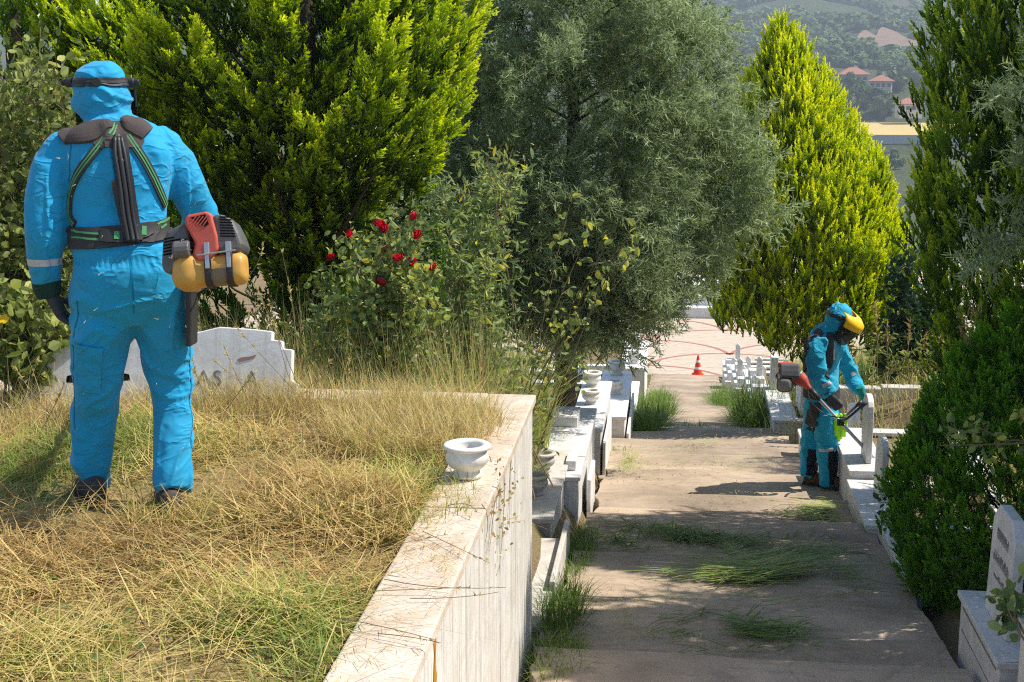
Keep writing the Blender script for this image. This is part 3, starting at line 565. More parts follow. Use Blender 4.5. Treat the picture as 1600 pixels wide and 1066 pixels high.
# golden upright thuja behind the far worker
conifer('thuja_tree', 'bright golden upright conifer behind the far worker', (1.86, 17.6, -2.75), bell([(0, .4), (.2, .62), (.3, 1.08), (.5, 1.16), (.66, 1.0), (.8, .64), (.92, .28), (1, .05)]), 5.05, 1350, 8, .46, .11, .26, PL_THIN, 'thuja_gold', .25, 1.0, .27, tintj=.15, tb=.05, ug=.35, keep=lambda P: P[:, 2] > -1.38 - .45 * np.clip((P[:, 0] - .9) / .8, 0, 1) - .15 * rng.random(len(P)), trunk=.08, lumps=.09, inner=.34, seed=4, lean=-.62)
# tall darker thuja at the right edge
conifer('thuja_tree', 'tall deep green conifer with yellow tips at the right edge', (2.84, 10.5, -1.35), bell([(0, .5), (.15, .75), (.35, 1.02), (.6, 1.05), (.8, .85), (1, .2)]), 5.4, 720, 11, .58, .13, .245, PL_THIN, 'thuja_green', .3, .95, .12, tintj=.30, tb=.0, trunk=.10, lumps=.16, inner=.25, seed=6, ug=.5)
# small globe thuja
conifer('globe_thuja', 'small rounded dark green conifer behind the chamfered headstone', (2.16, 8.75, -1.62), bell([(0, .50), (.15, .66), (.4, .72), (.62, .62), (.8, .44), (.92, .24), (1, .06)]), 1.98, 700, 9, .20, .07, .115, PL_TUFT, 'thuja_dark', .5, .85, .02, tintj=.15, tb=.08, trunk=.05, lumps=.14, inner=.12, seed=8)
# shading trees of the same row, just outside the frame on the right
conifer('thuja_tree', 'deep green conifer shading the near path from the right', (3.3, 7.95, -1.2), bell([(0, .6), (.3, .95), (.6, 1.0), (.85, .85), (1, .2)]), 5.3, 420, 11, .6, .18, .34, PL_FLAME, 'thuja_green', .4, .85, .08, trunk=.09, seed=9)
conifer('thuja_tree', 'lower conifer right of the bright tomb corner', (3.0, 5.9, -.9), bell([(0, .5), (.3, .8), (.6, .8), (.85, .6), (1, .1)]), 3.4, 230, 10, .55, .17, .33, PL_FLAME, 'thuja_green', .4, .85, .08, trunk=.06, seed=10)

def cypress(name, label, base, C0, Rad, n_limb, k, ps, mat, seed, zc=(.75,), trunk=.09, reach=.5, extra=None):
    r = np.random.default_rng(seed); t = thing(name, label, 'tree', base); B = np.array(base, float); C0 = np.array(C0, float); Rad = np.array(Rad, float)
    v = nrm(r.normal(size=(n_limb, 3))); lump = 1 + .2 * vnoise(v * 2.1, seed) + .08 * r.normal(size=n_limb); v = np.where((v[:, 1:2] > .3) & (r.random((n_limb, 1)) < .6), v * [1, -1, 1], v); ins = np.where(r.random(n_limb) < .25, .6 + .25 * r.random(n_limb), 1); tip = C0 + v * Rad * (lump * ins)[:, None]
    if extra is not None: tip = np.concatenate([tip, extra]); n_limb = len(tip); v = nrm(tip - C0)
    d = nrm(v * np.array([1, 1, .35]) + np.array([0, 0, .12]) + r.normal(size=v.shape) * .25); L = reach * (.7 + .6 * r.random(n_limb)); P, A, SC, J = [], [], [], []
    for i in range(n_limb):
        u = (np.arange(k) + r.random(k)) / k; off = r.normal(size=(k, 3)) * (.16 * L[i] * (1.15 - u))[:, None]; off[:, 2] -= u * u * .06
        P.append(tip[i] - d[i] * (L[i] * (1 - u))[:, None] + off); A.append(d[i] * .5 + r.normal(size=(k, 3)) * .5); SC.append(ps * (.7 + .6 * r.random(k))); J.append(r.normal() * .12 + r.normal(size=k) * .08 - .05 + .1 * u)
    P, A, SC, J = map(np.concatenate, (P, A, SC, J)); q = (P[:, 2] > prof(P[:, 1]) + .55) & ~((P[:, 0] > -1.7) & (P[:, 0] < -.6) & (P[:, 2] < -.72)) & ~((P[:, 0] > -.65) & (P[:, 0] < 1.5) & (P[:, 2] < -.63 + .9 * np.maximum(P[:, 0] + .3, 0) - .12 * rng.random(len(P)))); P, A, SC, J = P[q], A[q], SC[q], J[q]
    tr, ti = scatter(FEATHER, P, A, r.normal(size=P.shape), SC, J); soup('crown', tr, M[mat], ti, t); TRI_COUNT[0] += len(tr)
    m = MB(); zt = C0[2] + Rad[2] * .7; n = 9; zz = np.linspace(B[2] - .2, zt, n); wob = np.cumsum(r.normal(size=(n, 2)) * .03, 0)
    m.tube([(B[0] + (C0[0] - B[0]) * i / n + wob[i, 0], B[1] + (C0[1] - B[1]) * i / n + wob[i, 1], zz[i]) for i in range(n)], np.linspace(trunk * 1.15, trunk * .3, n), 12)
    for i in range(0, n_limb, max(1, n_limb // 45)):
        z0 = min(zt, max(B[2] + .6, tip[i][2] - .35 * np.linalg.norm((tip[i] - C0)[:2]))); f = (z0 - B[2]) / (zt - B[2]); b0 = np.array([B[0] + (C0[0] - B[0]) * f, B[1] + (C0[1] - B[1]) * f, z0]); md = b0 * .45 + tip[i] * .55 + [0, 0, .06]
        m.tube([b0, md, tip[i] - d[i] * .05], [trunk * .16, trunk * .09, .004], 5)
    m.build('trunk', M['bark'], t, smooth=True); return t
ex = np.array([at(px, py, Y) for px, py, Y in [(520, 385, 11.6), (560, 350, 11.6), (600, 320, 11.8), (650, 300, 11.8), (640, 345, 11.6), (700, 290, 12), (720, 330, 11.8), (1040, 520, 12.6), (980, 540, 12.6), (1090, 470, 12.8), (1120, 420, 12.9), (1180, 300, 13), (1190, 260, 13), (1185, 350, 13), (1150, 200, 13.2), (1060, 505, 12.5), (940, 520, 12.4), (1000, 500, 12.3), (820, 470, 12.3), (860, 500, 12.3), (780, 420, 12), (560, 400, 11.4), (620, 370, 11.3), (680, 350, 11.4), (700, 400, 11.5), (640, 430, 11.4), (500, 420, 11.3), (580, 460, 11.4), (740, 300, 11.6), (760, 380, 11.8), (620, 480, 11.5), (480, 380, 11.2), (700, 460, 11.6)]] * 3) + rng.normal(size=(99, 3)) * .14
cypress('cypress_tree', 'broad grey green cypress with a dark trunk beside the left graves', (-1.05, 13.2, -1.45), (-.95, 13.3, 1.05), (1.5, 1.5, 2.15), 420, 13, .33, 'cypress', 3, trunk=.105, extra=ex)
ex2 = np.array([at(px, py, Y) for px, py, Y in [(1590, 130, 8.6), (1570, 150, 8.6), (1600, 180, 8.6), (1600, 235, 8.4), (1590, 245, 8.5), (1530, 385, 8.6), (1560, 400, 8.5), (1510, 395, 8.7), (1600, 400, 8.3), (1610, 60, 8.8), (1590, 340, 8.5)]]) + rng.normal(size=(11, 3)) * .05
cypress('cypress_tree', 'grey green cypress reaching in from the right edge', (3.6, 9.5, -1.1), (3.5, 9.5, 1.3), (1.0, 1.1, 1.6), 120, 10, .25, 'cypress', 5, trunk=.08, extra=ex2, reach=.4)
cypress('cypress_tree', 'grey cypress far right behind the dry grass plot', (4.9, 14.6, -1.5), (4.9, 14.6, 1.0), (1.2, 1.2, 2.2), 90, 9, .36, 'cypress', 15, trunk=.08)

# ------------------------------------------------------------------ broad leaves
def leaf_T(fold=.25, curl=.25, w=.30, rows=3):
    T, C_ = [], []; P = []
    for i in range(rows + 1):
        t = i / rows; hw = w * math.sin(math.pi * min(1, (t * .9 + .06))) ** .8 if i < rows else 0; P.append([np.array([-hw, hw * fold - curl * t * t, t]), np.array([0, -curl * t * t, t]), np.array([hw, hw * fold - curl * t * t, t])])
    for i in range(rows):
        a, b = P[i], P[i + 1]
        for s in (0, 1):
            if i == 0 or True:
                T.append([a[s], a[s + 1], b[s + 1]]); C_.append([0] * 3)
                if i < rows - 1: T.append([a[s], b[s + 1], b[s]]); C_.append([0] * 3)
    return np.array(T), np.array(C_, float)
LEAVES = [leaf_T(.3, .2), leaf_T(.5, .35, .26), leaf_T(.15, .1, .34)]
NARROW = [leaf_T(.3, .3, .15), leaf_T(.4, .45, .13), leaf_T(.2, .15, .17)]
def shrub(name, label, base, stems, leaf=.05, n_per=28, mat='rose_leaf', cat='shrub', group=None, tb=.35, tj=.25, pls=None, stem_r=.006, spread=.6, seed=0, tipb=.25, parts=('stem', 'leaves'), loc=None):
    """stems: list of (start, end); leaves grow along the arching stems and their side twigs"""
    r = np.random.default_rng(seed); t = thing(name, label, cat, base, group=group); P, A, SC, J = [], [], [], []; m = MB()
    for a, b in stems:
        a, b = np.array(a, float), np.array(b, float); md = a * .5 + b * .5 + np.array([0, 0, .12]) * np.linalg.norm(b - a) + r.normal(size=3) * .04; u = np.linspace(0, 1, 8)[:, None]; c = a * (1 - u) ** 2 + 2 * md * u * (1 - u) + b * u * u
        m.tube(c, np.linspace(stem_r, stem_r * .35, 8), 4); Ln = np.linalg.norm(b - a)
        k = int(n_per * Ln / .8) + 3; s = .18 + .82 * r.random(k); p = a * ((1 - s) ** 2)[:, None] + 2 * md * (s * (1 - s))[:, None] + b * (s * s)[:, None]
        d = nrm(r.normal(size=(k, 3)) + np.array([0, 0, .35]) + nrm(b - a) * .5); tw = spread * .16 * (.3 + r.random(k))
        for q in range(0, k, 3): m.tube([p[q], p[q] + d[q] * tw[q]], [stem_r * .4, stem_r * .2], 3)
        for e in range(3):
            P.append(p + d * (tw * (.45 + .28 * e))[:, None]); A.append(d * .6 + r.normal(size=(k, 3)) * .8 - np.array([0, 0, .15])); SC.append(leaf * (.6 + .7 * r.random(k))); J.append(tb + tipb * (s - .5) + r.normal(size=k) * tj * .6 + r.normal() * tj * .5)
    P, A, SC, J = map(np.concatenate, (P, A, SC, J)); tr, ti = scatter(pls or LEAVES, P, A, np.array([0, 0, 1.]) + r.normal(size=P.shape) * .6, SC, J)
    soup(parts[1], tr, M[mat], ti, t); TRI_COUNT[0] += len(tr); m.build(parts[0], M['twig'], t); return t
def st(base, pts, jit=.15, seed=0):
    r = np.random.default_rng(seed); return [(np.array(base) + r.normal(size=3) * [jit, jit, .02], p) for p in pts]
r0 = np.random.default_rng(77)
ROSES = [(518, 405), (542, 366), (591, 353), (603.5, 360), (650, 339), (654, 370), (598, 392), (623, 407), (643, 412), (601, 423), (678, 420), (575, 437), (594, 445)]
rb = at(600, 600, 8.4); rb[2] = -.9
rp = [at(px, py, 8.1 + .25 * r0.random()) for px, py in ROSES]
pts = [p - [0, 0, .02] for p in rp] + [at(x, y, 8.0 + .5 * r0.random()) for x, y in [(490, 430), (530, 440), (560, 460), (620, 460), (660, 450), (500, 480), (470, 520), (540, 500), (600, 500), (650, 490), (690, 470), (560, 400), (620, 380)]]
rose = shrub('rose_bush', 'rose bush with dark red flowers behind the family headstone', (rb[0], rb[1], -1.0), st(rb, pts, .25, 5), .05, 36, 'rose_leaf', 'bush', seed=5, tb=.46, spread=.8)
pet = MB()
for lay, (n_, rr_, zz_, hh_) in enumerate([(5, .028, 0, .022), (5, .021, .006, .024), (4, .013, .012, .024)]):
    for k in range(n_):
        a0 = 2 * np.pi * (k + .5 * lay) / n_; w_ = 1.25 * np.pi / n_; P = []
        for v_, rs, zs in ((0, .35, 0.), (.5, .95, .5), (1., 1.08, 1.)):
            for u_ in (-1, 0, 1): P.append((rr_ * rs * math.cos(a0 + u_ * w_), rr_ * rs * math.sin(a0 + u_ * w_), zz_ + hh_ * zs - (.004 if u_ else 0) + .003 * (k % 2)))
        pet.add(P, [(i * 3 + j, i * 3 + j + 1, i * 3 + j + 4, i * 3 + j + 3) for i in range(2) for j in range(2)])
b0 = None
for p in rp:
    if b0 is None: b = pet.build('rose_bloom', M['rose_petal'], rose, smooth=True, local=True); b0 = b
    else: b = b0.copy(); COL.objects.link(b); b.parent = rose
    b.location = Vector(p) - rose.location; b.rotation_euler = (rad(50 + 25 * r0.normal()), 0, r0.normal() * .8); s = .95 + .4 * r0.random(); b.scale = (s, s, s)
a_ = b0.data.attributes.new('tint', 'FLOAT', 'POINT'); zz = np.zeros(len(b0.data.vertices) * 3); b0.data.vertices.foreach_get('co', zz); a_.data.foreach_set('value', np.clip(zz[2::3] / .036, 0, 1).astype(np.float32))
# compound leaf shrub in front of the cypress
nb = at(740, 615, 8.8); nb[2] = -.95
pts = [at(x, y, 8.5 + .7 * r0.random()) for x, y in [(760, 245), (790, 240), (720, 300), (690, 300), (800, 270), (660, 330), (700, 360), (740, 340), (780, 330), (640, 380), (760, 400), (720, 390), (700, 440), (780, 450), (740, 470), (680, 480), (660, 430), (720, 520), (640, 500), (700, 410)]]
shrub('nandina_shrub', 'tall loose shrub with yellow green compound leaves right of the roses', (nb[0], nb[1], -1.0), st(nb, pts, .3, 6), .064, 32, 'rose_leaf', seed=6, tb=.45, tj=.2, pls=NARROW, spread=1.0, tipb=.4)
nb = at(800, 600, 9.6); nb[2] = -1.2
pts = [at(x, y, 9.4 + .5 * r0.random()) for x, y in [(890, 320), (930, 345), (965, 350), (990, 390), (940, 395), (985, 360), (960, 405)]]
shrub('leafy_shrub', 'green broad leaved branches in front of the cypress trunk', (nb[0], nb[1], -1.2), st(nb, pts, .15, 7), .055, 6, 'rose_leaf', seed=7, tb=.66, tj=.3, spread=.9)
nb = at(850, 640, 8.6); nb[2] = -.9
shrub('leafy_weed', 'bright green leafy weed just behind the far end of the wall cap', (nb[0], nb[1], -.95), st(nb, [at(x, y, 8.3 + .3 * r0.random()) for x, y in [(805, 575), (790, 590), (780, 600)]], .1, 8), .085, 9, 'rose_leaf', 'weed', seed=9, tb=.66, tj=.15, spread=.8, pls=NARROW)
# climber at the left edge
cb = at(20, 560, 8.2); cb[2] = -.5
pts = [at(x, y, 7.7 + .9 * r0.random()) for x, y in [(r0.random() * 165 - 70, 70 + r0.random() * 460) for _ in range(64)] if not (x > 65 and y > 330)]
shrub('climbing_shrub', 'pale green small leaved climbing shrub at the left edge', (cb[0], cb[1], -1.0), st(cb, pts, .5, 9), .058, 30, 'climber_leaf', seed=10, tb=.24, tj=.35, spread=1.3)
cb = at(40, 560, 7.0); cb[2] = -.1
pts = [at(x, y, 6.85 + .2 * r0.random()) for x, y in [(10, 440), (40, 470), (20, 500), (60, 480), (70, 520), (30, 540), (90, 520), (5, 470), (-20, 450), (-30, 500), (110, 500)]]
fl = shrub('flowering_vine', 'low leafy vine with one yellow flower at the left edge', (cb[0], cb[1], -.1), st(cb, pts, .1, 10), .075, 34, 'climber_leaf', 'vine', seed=11, tb=.35, tj=.3, spread=.9)
p = at(7, 499, 6.75); m = MB()
for k in range(5):
    a0 = 2 * np.pi * k / 5; m.add([(0, 0, 0)] + [(.024 * rr_ * math.cos(a0 + u_), .024 * rr_ * math.sin(a0 + u_), .009 * rr_) for u_, rr_ in ((-.62, .8), (-.3, 1.1), (.3, 1.1), (.62, .8))], [(0, 1, 2), (0, 2, 3), (0, 3, 4)])
f = m.build('yellow_bloom', M['yellow_petal'], fl, local=True); f.location = Vector(p) - fl.location; f.rotation_euler = (rad(65), 0, .1)
# dark evergreen shrubs behind the dry plot right of the far worker
cb = at(1430, 600, 16.3); cb[2] = -1.9
shrub('evergreen_shrub', 'dark evergreen shrub between the golden and the tall right conifer', (cb[0], cb[1], -2.0), st(cb, [at(x, y, 16 + .8 * r0.random()) for x, y in [(1400, 430), (1420, 400), (1450, 430), (1470, 460), (1400, 470), (1430, 470), (1460, 500), (1490, 430), (1500, 480), (1390, 500), (1420, 500)]], .3, 11), .075, 60, 'dark_leaf', seed=12, tb=.4, spread=1.4)
cb = at(1400, 600, 15.9); cb[2] = -1.85
shrub('weed_thicket', 'tangle of pale leafy weeds behind the low kerb wall', (cb[0], cb[1], -1.9), st(cb, [at(x, y, 15.7 + .5 * r0.random()) for x, y in [(1350 + 12 * i, 520 + (i * 37) % 70) for i in range(13)]], .6, 12), .07, 26, 'climber_leaf', 'weeds', seed=13, tb=.45, pls=NARROW, spread=1.)
# bramble in front of the globe thuja
bb = at(1640, 690, 7.0); t = shrub('bramble', 'bare thorny bramble stem with few leaves before the dark round conifer', tuple(bb + [0.1, 0, -.1]), [(bb, at(1468, 696, 6.9)), (at(1560, 684, 7), at(1500, 655, 6.95)), (at(1600, 690, 7), at(1545, 712, 6.9)), (bb, at(1590, 640, 7)), (at(1540, 690, 6.95), at(1485, 672, 6.9))], .05, 9, 'rose_leaf', 'bramble', seed=14, tb=.6, spread=.5)
t.children[1].name = 'stem'
bb = at(1590, 1010, 6.1)
shrub('ivy_sprig', 'small green sprig lying over the bright tomb corner', (bb[0], bb[1], -.74), [(atz(1600, 1000, -.735), at(1570, 930, 6.45)), (atz(1590, 985, -.735), at(1585, 915, 6.5)), (atz(1600, 990, -.735), at(1560, 965, 6.5))], .06, 14, 'rose_leaf', 'plant', seed=15, tb=.35, spread=.5)
cb = at(1390, 820, 10.0)
shrub('leafy_weed', 'small dark weed at the near end of the grey kerb slab', (cb[0], cb[1], -1.7), st((1.7, 9.7, -1.6), [at(x, y, 9.8) for x, y in [(1385, 770), (1395, 800), (1400, 830), (1410, 780), (1390, 850)]], .05, 16), .05, 24, 'dark_leaf', 'weed', seed=16, tb=.6, spread=.6)

# ------------------------------------------------------------------ grasses
def blades(P, az, lean, L, w, curl, tint, droop=.0):
    """curved two-segment blades; P (N,3)"""
    n = len(P); h = np.stack([np.cos(az), np.sin(az), az * 0], 1); zz = np.array([0, 0, 1.]); s = np.stack([-np.sin(az), np.cos(az), az * 0], 1) * (w / 2)[:, None]
    d0 = nrm(h * np.sin(lean)[:, None] + zz * np.cos(lean)[:, None]); l2 = lean + curl; d1 = nrm(h * np.sin(l2)[:, None] + zz * np.cos(l2)[:, None])
    m_ = P + d0 * (L * .55)[:, None]; e = m_ + d1 * (L * .45)[:, None]
    T = np.stack([np.stack([P - s, P + s, m_ + s * .8], 1), np.stack([P - s, m_ + s * .8, m_ - s * .8], 1), np.stack([m_ - s * .8, m_ + s * .8, e], 1)], 1)
    return T.reshape(-1, 3, 3), np.repeat(tint, 3)
def U(a, b, n): return a + (b - a) * rng.random(n)
def grass(name, label, P, L, w, lean, curl, tint, mat, az=None):
    n = len(P); az = U(0, 2 * np.pi, n) if az is None else az
    T, t_ = blades(P, az, lean, L, w, curl, tint); TRI_COUNT[0] += len(T)
    return tag(soup(name, T, M[mat], np.clip(t_, 0, 1)), label, 'grass', kind='stuff')
def plotpts(n):
    Y = 2.9 + 4.25 * rng.random(n) ** 1.15; X = -.99 - rng.random(n) * (1.1 + .50 * Y); return X, Y
# the mown straw mat of the plot: lying stalks, thicker in tufts
n = 96000; X, Y = plotpts(n); pn = vnoise(np.stack([X * 1.5, Y * 1.5, X * 0], -1), 51); green = vnoise(np.stack([X * 1.1, Y * 1.6, X * 0], -1), 52); hp = vnoise(np.stack([X * 3.1, Y * 3.1, X * 0], -1), 57); ok = rng.random(n) < .62 + .45 * pn + .75 * hp; X, Y, pn, green, hp = X[ok], Y[ok], pn[ok], green[ok], hp[ok]; n = len(X)
P = np.stack([X, Y, -.075 + .075 * rng.random(n) ** 1.4 + .05 * np.maximum(pn, 0) + .08 * np.maximum(hp, 0) * rng.random(n)], 1)
grass('straw_mat', 'mown dry straw matted over the raised grave plot', P, U(.04, .24, n) * (.6 + .8 * rng.random(n)), U(.0016, .0062, n), U(.95, 1.66, n), U(-.25, .5, n), np.clip(.31 + .20 * rng.normal(size=n) + .75 * np.maximum(green, 0) * 1.5 - .35 * np.maximum(vnoise(np.stack([X * 2.6, Y * 2.6, X * 0], -1), 54), 0), 0, 1), 'straw', az=3.5 * vnoise(np.stack([X * .9, Y * .9, X * 0], -1), 53) + rng.normal(size=n) * 1.1 + np.where(rng.random(n) < .4, np.pi, 0))
n = 8000; X, Y = plotpts(n); green = vnoise(np.stack([X * 1.1, Y * 1.6, X * 0], -1), 52); ok = rng.random(n) < .25 + .9 * np.maximum(green, 0); X, Y = X[ok], Y[ok]; n = len(X)
grass('short_grass', 'short upright green and yellow stubble in the plot', np.stack([X, Y, X * 0 - .07], 1), U(.05, .14, n), U(.0025, .005, n), U(.05, .8, n), U(.1, .8, n), U(.45, 1., n), 'straw')
n = 1700; X, Y = plotpts(n)
grass('long_straw', 'long loose straw stalks lying on the plot', np.stack([X, Y, -.02 + .05 * rng.random(n)], 1), U(.25, .75, n), U(.002, .004, n), U(1.35, 1.62, n), U(-.15, .15, n), U(.2, .6, n), 'straw')
# tall dry grass round the headstone and the far edge of the plot
def tall(n, xr, yr, z, L, name, label, mat, tint, dens=None, lean=(.02, .55), w=(.002, .0042), curl=(0, .9)):
    X, Y = U(*xr, n), U(*yr, n)
    if dens is not None: ok = rng.random(n) < dens(X, Y); X, Y = X[ok], Y[ok]; n = len(X)
    zz = z(X, Y) if callable(z) else np.full(n, z); return grass(name, label, np.stack([X, Y, zz], 1), U(*L, n), U(*w, n), U(*lean, n), U(*curl, n), np.clip(U(*tint, n), 0, 1), mat)
tall(20000, (-4.9, -1.05), (5.65, 7.0), -.08, (.12, .32), 'dry_grass', 'standing dry brown grass in front of the family headstone', 'dry_weed', (-.1, .7), lambda X, Y: np.clip((Y - 5.5) / .9, 0, 1) * (.4 + .5 * vnoise(np.stack([X * 2.2, Y * 2.2, X * 0], -1), 61)) * np.where((np.abs(X + 2.1) < .42) & (Y < 6.1), .25, 1) * np.where((np.abs(X + 2.35) < .5) & (Y > 6.2), .45, 1))
tall(3000, (-5.2, -3.1), (4.6, 7.0), -.08, (.2, .5), 'dry_grass', 'taller dry grass at the left side of the plot', 'dry_weed', (0, .8), lambda X, Y: .35 + .6 * vnoise(np.stack([X * 2, Y * 2, X * 0], -1), 62))
def patch(cx, cy, rx, ry, n, L, name, label, mat, tint, z=-.08, **k):
    a = rng.random(n) * 2 * np.pi; r_ = np.sqrt(rng.random(n)); X, Y = cx + rx * r_ * np.cos(a), cy + ry * r_ * np.sin(a); zz = z(X, Y) if callable(z) else np.full(n, z)
    return grass(name, label, np.stack([X, Y, zz], 1), U(*L, n), U(*k.get('w', (.0025, .005)), n), U(*k.get('lean', (.1, .9)), n), U(*k.get('curl', (.1, .9)), n), U(*tint, n), mat)
pa = atz(600, 800, -.05); patch(pa[0] + .02, pa[1] + .05, .36, .42, 2600, (.07, .2), 'green_tuft', 'greener low grass tuft beside the wall cap', 'straw', (.6, 1.))
pa = atz(420, 960, -.05); patch(pa[0], pa[1], .34, .22, 1000, (.05, .14), 'green_tuft', 'dark green weed patch in the mown straw', 'straw', (.75, 1.))
pa = atz(660, 690, -.05); patch(pa[0] - .05, pa[1] + .1, .42, .5, 4200, (.15, .32), 'dry_grass', 'brown dry grass clump beside the white urn', 'dry_weed', (.05, .7))
pa = atz(60, 1010, -.05); patch(pa[0], pa[1], .3, .22, 900, (.05, .13), 'green_tuft', 'green weed patch at the lower left of the plot', 'straw', (.7, 1.))
pa = atz(340, 810, -.05); patch(pa[0], pa[1], .4, .2, 1100, (.06, .16), 'green_tuft', 'greenish stubble just right of the near boots', 'straw', (.6, 1.))
n = 1500; X, Y = plotpts(n); ok = vnoise(np.stack([X * 1.3, Y * 1.3, X * 0], -1), 58) + .5 * rng.random(n) > .25; X, Y = X[ok], Y[ok]; n = len(X)
tr, ti = scatter(LEAVES + NARROW, np.stack([X, Y, -.05 + .05 * rng.random(n)], 1), rng.normal(size=(n, 3)) * [1, 1, .5] + [0, 0, .3], np.array([0, 0, 1.]) + rng.normal(size=(n, 3)) * .5, U(.02, .05, n), U(.2, .75, n))
tag(soup('plot_weeds', tr, M['rose_leaf'], ti), 'small broad leaved weeds among the straw', 'weeds', kind='stuff')
tall(5200, (-2.75, -1.3), (6.75, 7.10), -.08, (.12, .36), 'dry_grass', 'dry grass standing along the far kerb of the plot', 'dry_weed', (0, .7), lambda X, Y: .5 + .5 * vnoise(np.stack([X * 3, Y * 3, X * 0], -1), 67))
# straw and bits fallen on the cap
n = 2400; X, Y = U(-.97, -.725, n), U(2.9, 7.3, n); ok = rng.random(n) < np.where(np.abs(Y - 4.75) < .18, 1, .25) + np.where(X < -.9, .4, 0); X, Y = X[ok], Y[ok]; n = len(X)
grass('fallen_straw', 'cut straw scattered on the wall cap', np.stack([X, Y, .004 + .006 * rng.random(n)], 1), U(.015, .10, n), U(.0012, .0026, n), U(1.5, 1.585, n), U(-.03, .03, n), U(0, .7, n), 'straw')
# weeds behind the plot wall, under the roses
wz = lambda X, Y: ground_z(X, Y) + .02
tall(20000, (-3.4, -1.1), (7.5, 8.7), wz, (.6, 1.65), 'weed_stand', 'tall mixed dry and green weeds below the rose bush', 'dry_weed', (.1, 1.), lambda X, Y: .55 + .4 * vnoise(np.stack([X * 2, Y * 2, X * 0], -1), 63), lean=(.0, .3), w=(.0035, .008), curl=(0, 1.1))
tall(9000, (-3.8, -1.0), (9.2, 11.2), wz, (.5, 1.3), 'weed_stand', 'shaded green weeds behind the rose bush', 'dry_weed', (.45, 1.), None, lean=(0, .4), w=(.004, .009), curl=(0, 1.))
tall(5000, (-4.6, -2.6), (7.5, 9.0), wz, (.4, 1.1), 'weed_stand', 'dark green tall grass below the large conifer', 'dry_weed', (.4, 1.), None, lean=(0, .4), w=(.003, .006))
# grass on the left graves and beyond
tall(5000, (-1.9, -1.05), (8.4, 21), wz, (.08, .35), 'grave_grass', 'dry green grass growing inside the left graves', 'dry_weed', (.4, 1.), None)
tall(2200, (-1.7, -.9), (11.2, 12.6), lambda X, Y: X * 0 - 1.5, (.08, .3), 'grave_grass', 'grass inside the second grave', 'dry_weed', (.3, 1.), None)
tall(9000, (-4, -.45), (18, 33), wz, (.2, .6), 'grave_grass', 'yellow green grass beyond the cypress', 'dry_weed', (.4, .9), None, w=(.005, .01))
tall(9000, (1.75, 4.0), (12.9, 16.8), wz, (.12, .42), 'dry_plot_grass', 'dry yellow grass in the plot right of the far worker', 'dry_weed', (.1, .75), lambda X, Y: .5 + .5 * vnoise(np.stack([X * 2, Y * 2, X * 0], -1), 64), w=(.004, .008))
tall(3500, (1.7, 3.6), (10.6, 13.2), lambda X, Y: np.maximum(wz(X, Y), -1.62), (.08, .25), 'dry_plot_grass', 'dry grass inside the graves beside the slim headstones', 'dry_weed', (0, .7), None, w=(.003, .006))
tall(9000, (1.2, 5.5), (16.5, 33), wz, (.3, .9), 'dry_plot_grass', 'yellow green weeds on the right side before the plaza', 'dry_weed', (.2, .95), None, w=(.006, .012))
tall(2600, (.9, 2.9), (18.2, 19.6), wz, (.5, 1.1), 'weed_stand', 'shaded weeds under the golden conifer', 'fresh_grass', (.0, .4), None, lean=(0, .5), w=(.006, .014))
# fresh tufts that spill over the path edges
for cx, cyy, rx, ry, n, L, lb in [(-.36, 17.6, .30, 1.1, 2600, (.25, .6), 'lush green tuft at the left path edge by the white grave'), (-.30, 20.2, .35, 1.6, 1900, (.3, .6), 'green grass tuft on the left path edge farther down'), (-.2, 23.6, .2, 1.2, 700, (.25, .5), 'thin green tuft on the left path edge near the plaza'),
                                  (1.18, 18.9, .30, 1.2, 2600, (.3, .65), 'lush green tuft at the right path edge before the posts'), (.92, 23.2, .22, 1.6, 1300, (.3, .6), 'green tuft beside the stepped far graves'), (1.45, 20.6, .35, 1.5, 1600, (.3, .65), 'bright grass clump between the right graves'),
                                  (.1, 17.8, .55, .35, 700, (.1, .3), 'flattened green grass across the path'), (-.52, 14.3, .12, .7, 420, (.08, .22), 'small weed at the left path edge below the urn grave'), (1.42, 14.4, .12, .7, 380, (.08, .2), 'small weed along the right kerb')]:
    patch(cx, cyy, rx, ry, n, L, 'grass_tuft', lb, 'fresh_grass', (.1, .85), lambda X, Y: prof(Y) - .06, w=(.006, .012), lean=(.1, 1.1), curl=(.2, 1.2))
for cx, cyy, rx, ry, n, L, tint, lb in [(-.60, 9.3, .09, .75, 1100, (.06, .26), (.2, .8), 'pale green weeds at the foot of the left graves'), (-.60, 7.75, .12, .5, 1400, (.1, .34), (.0, .5), 'dark weeds at the foot of the wall corner'), (-.56, 6.9, .14, .4, 800, (.08, .26), (.3, .9), 'yellow green weeds at the bottom of the wall')]:
    patch(cx, cyy, rx, ry, n, L, 'grass_tuft', lb, 'fresh_grass', tint, lambda X, Y: prof(Y) - .05, w=(.003, .006), lean=(.1, 1.), curl=(.2, 1.2))
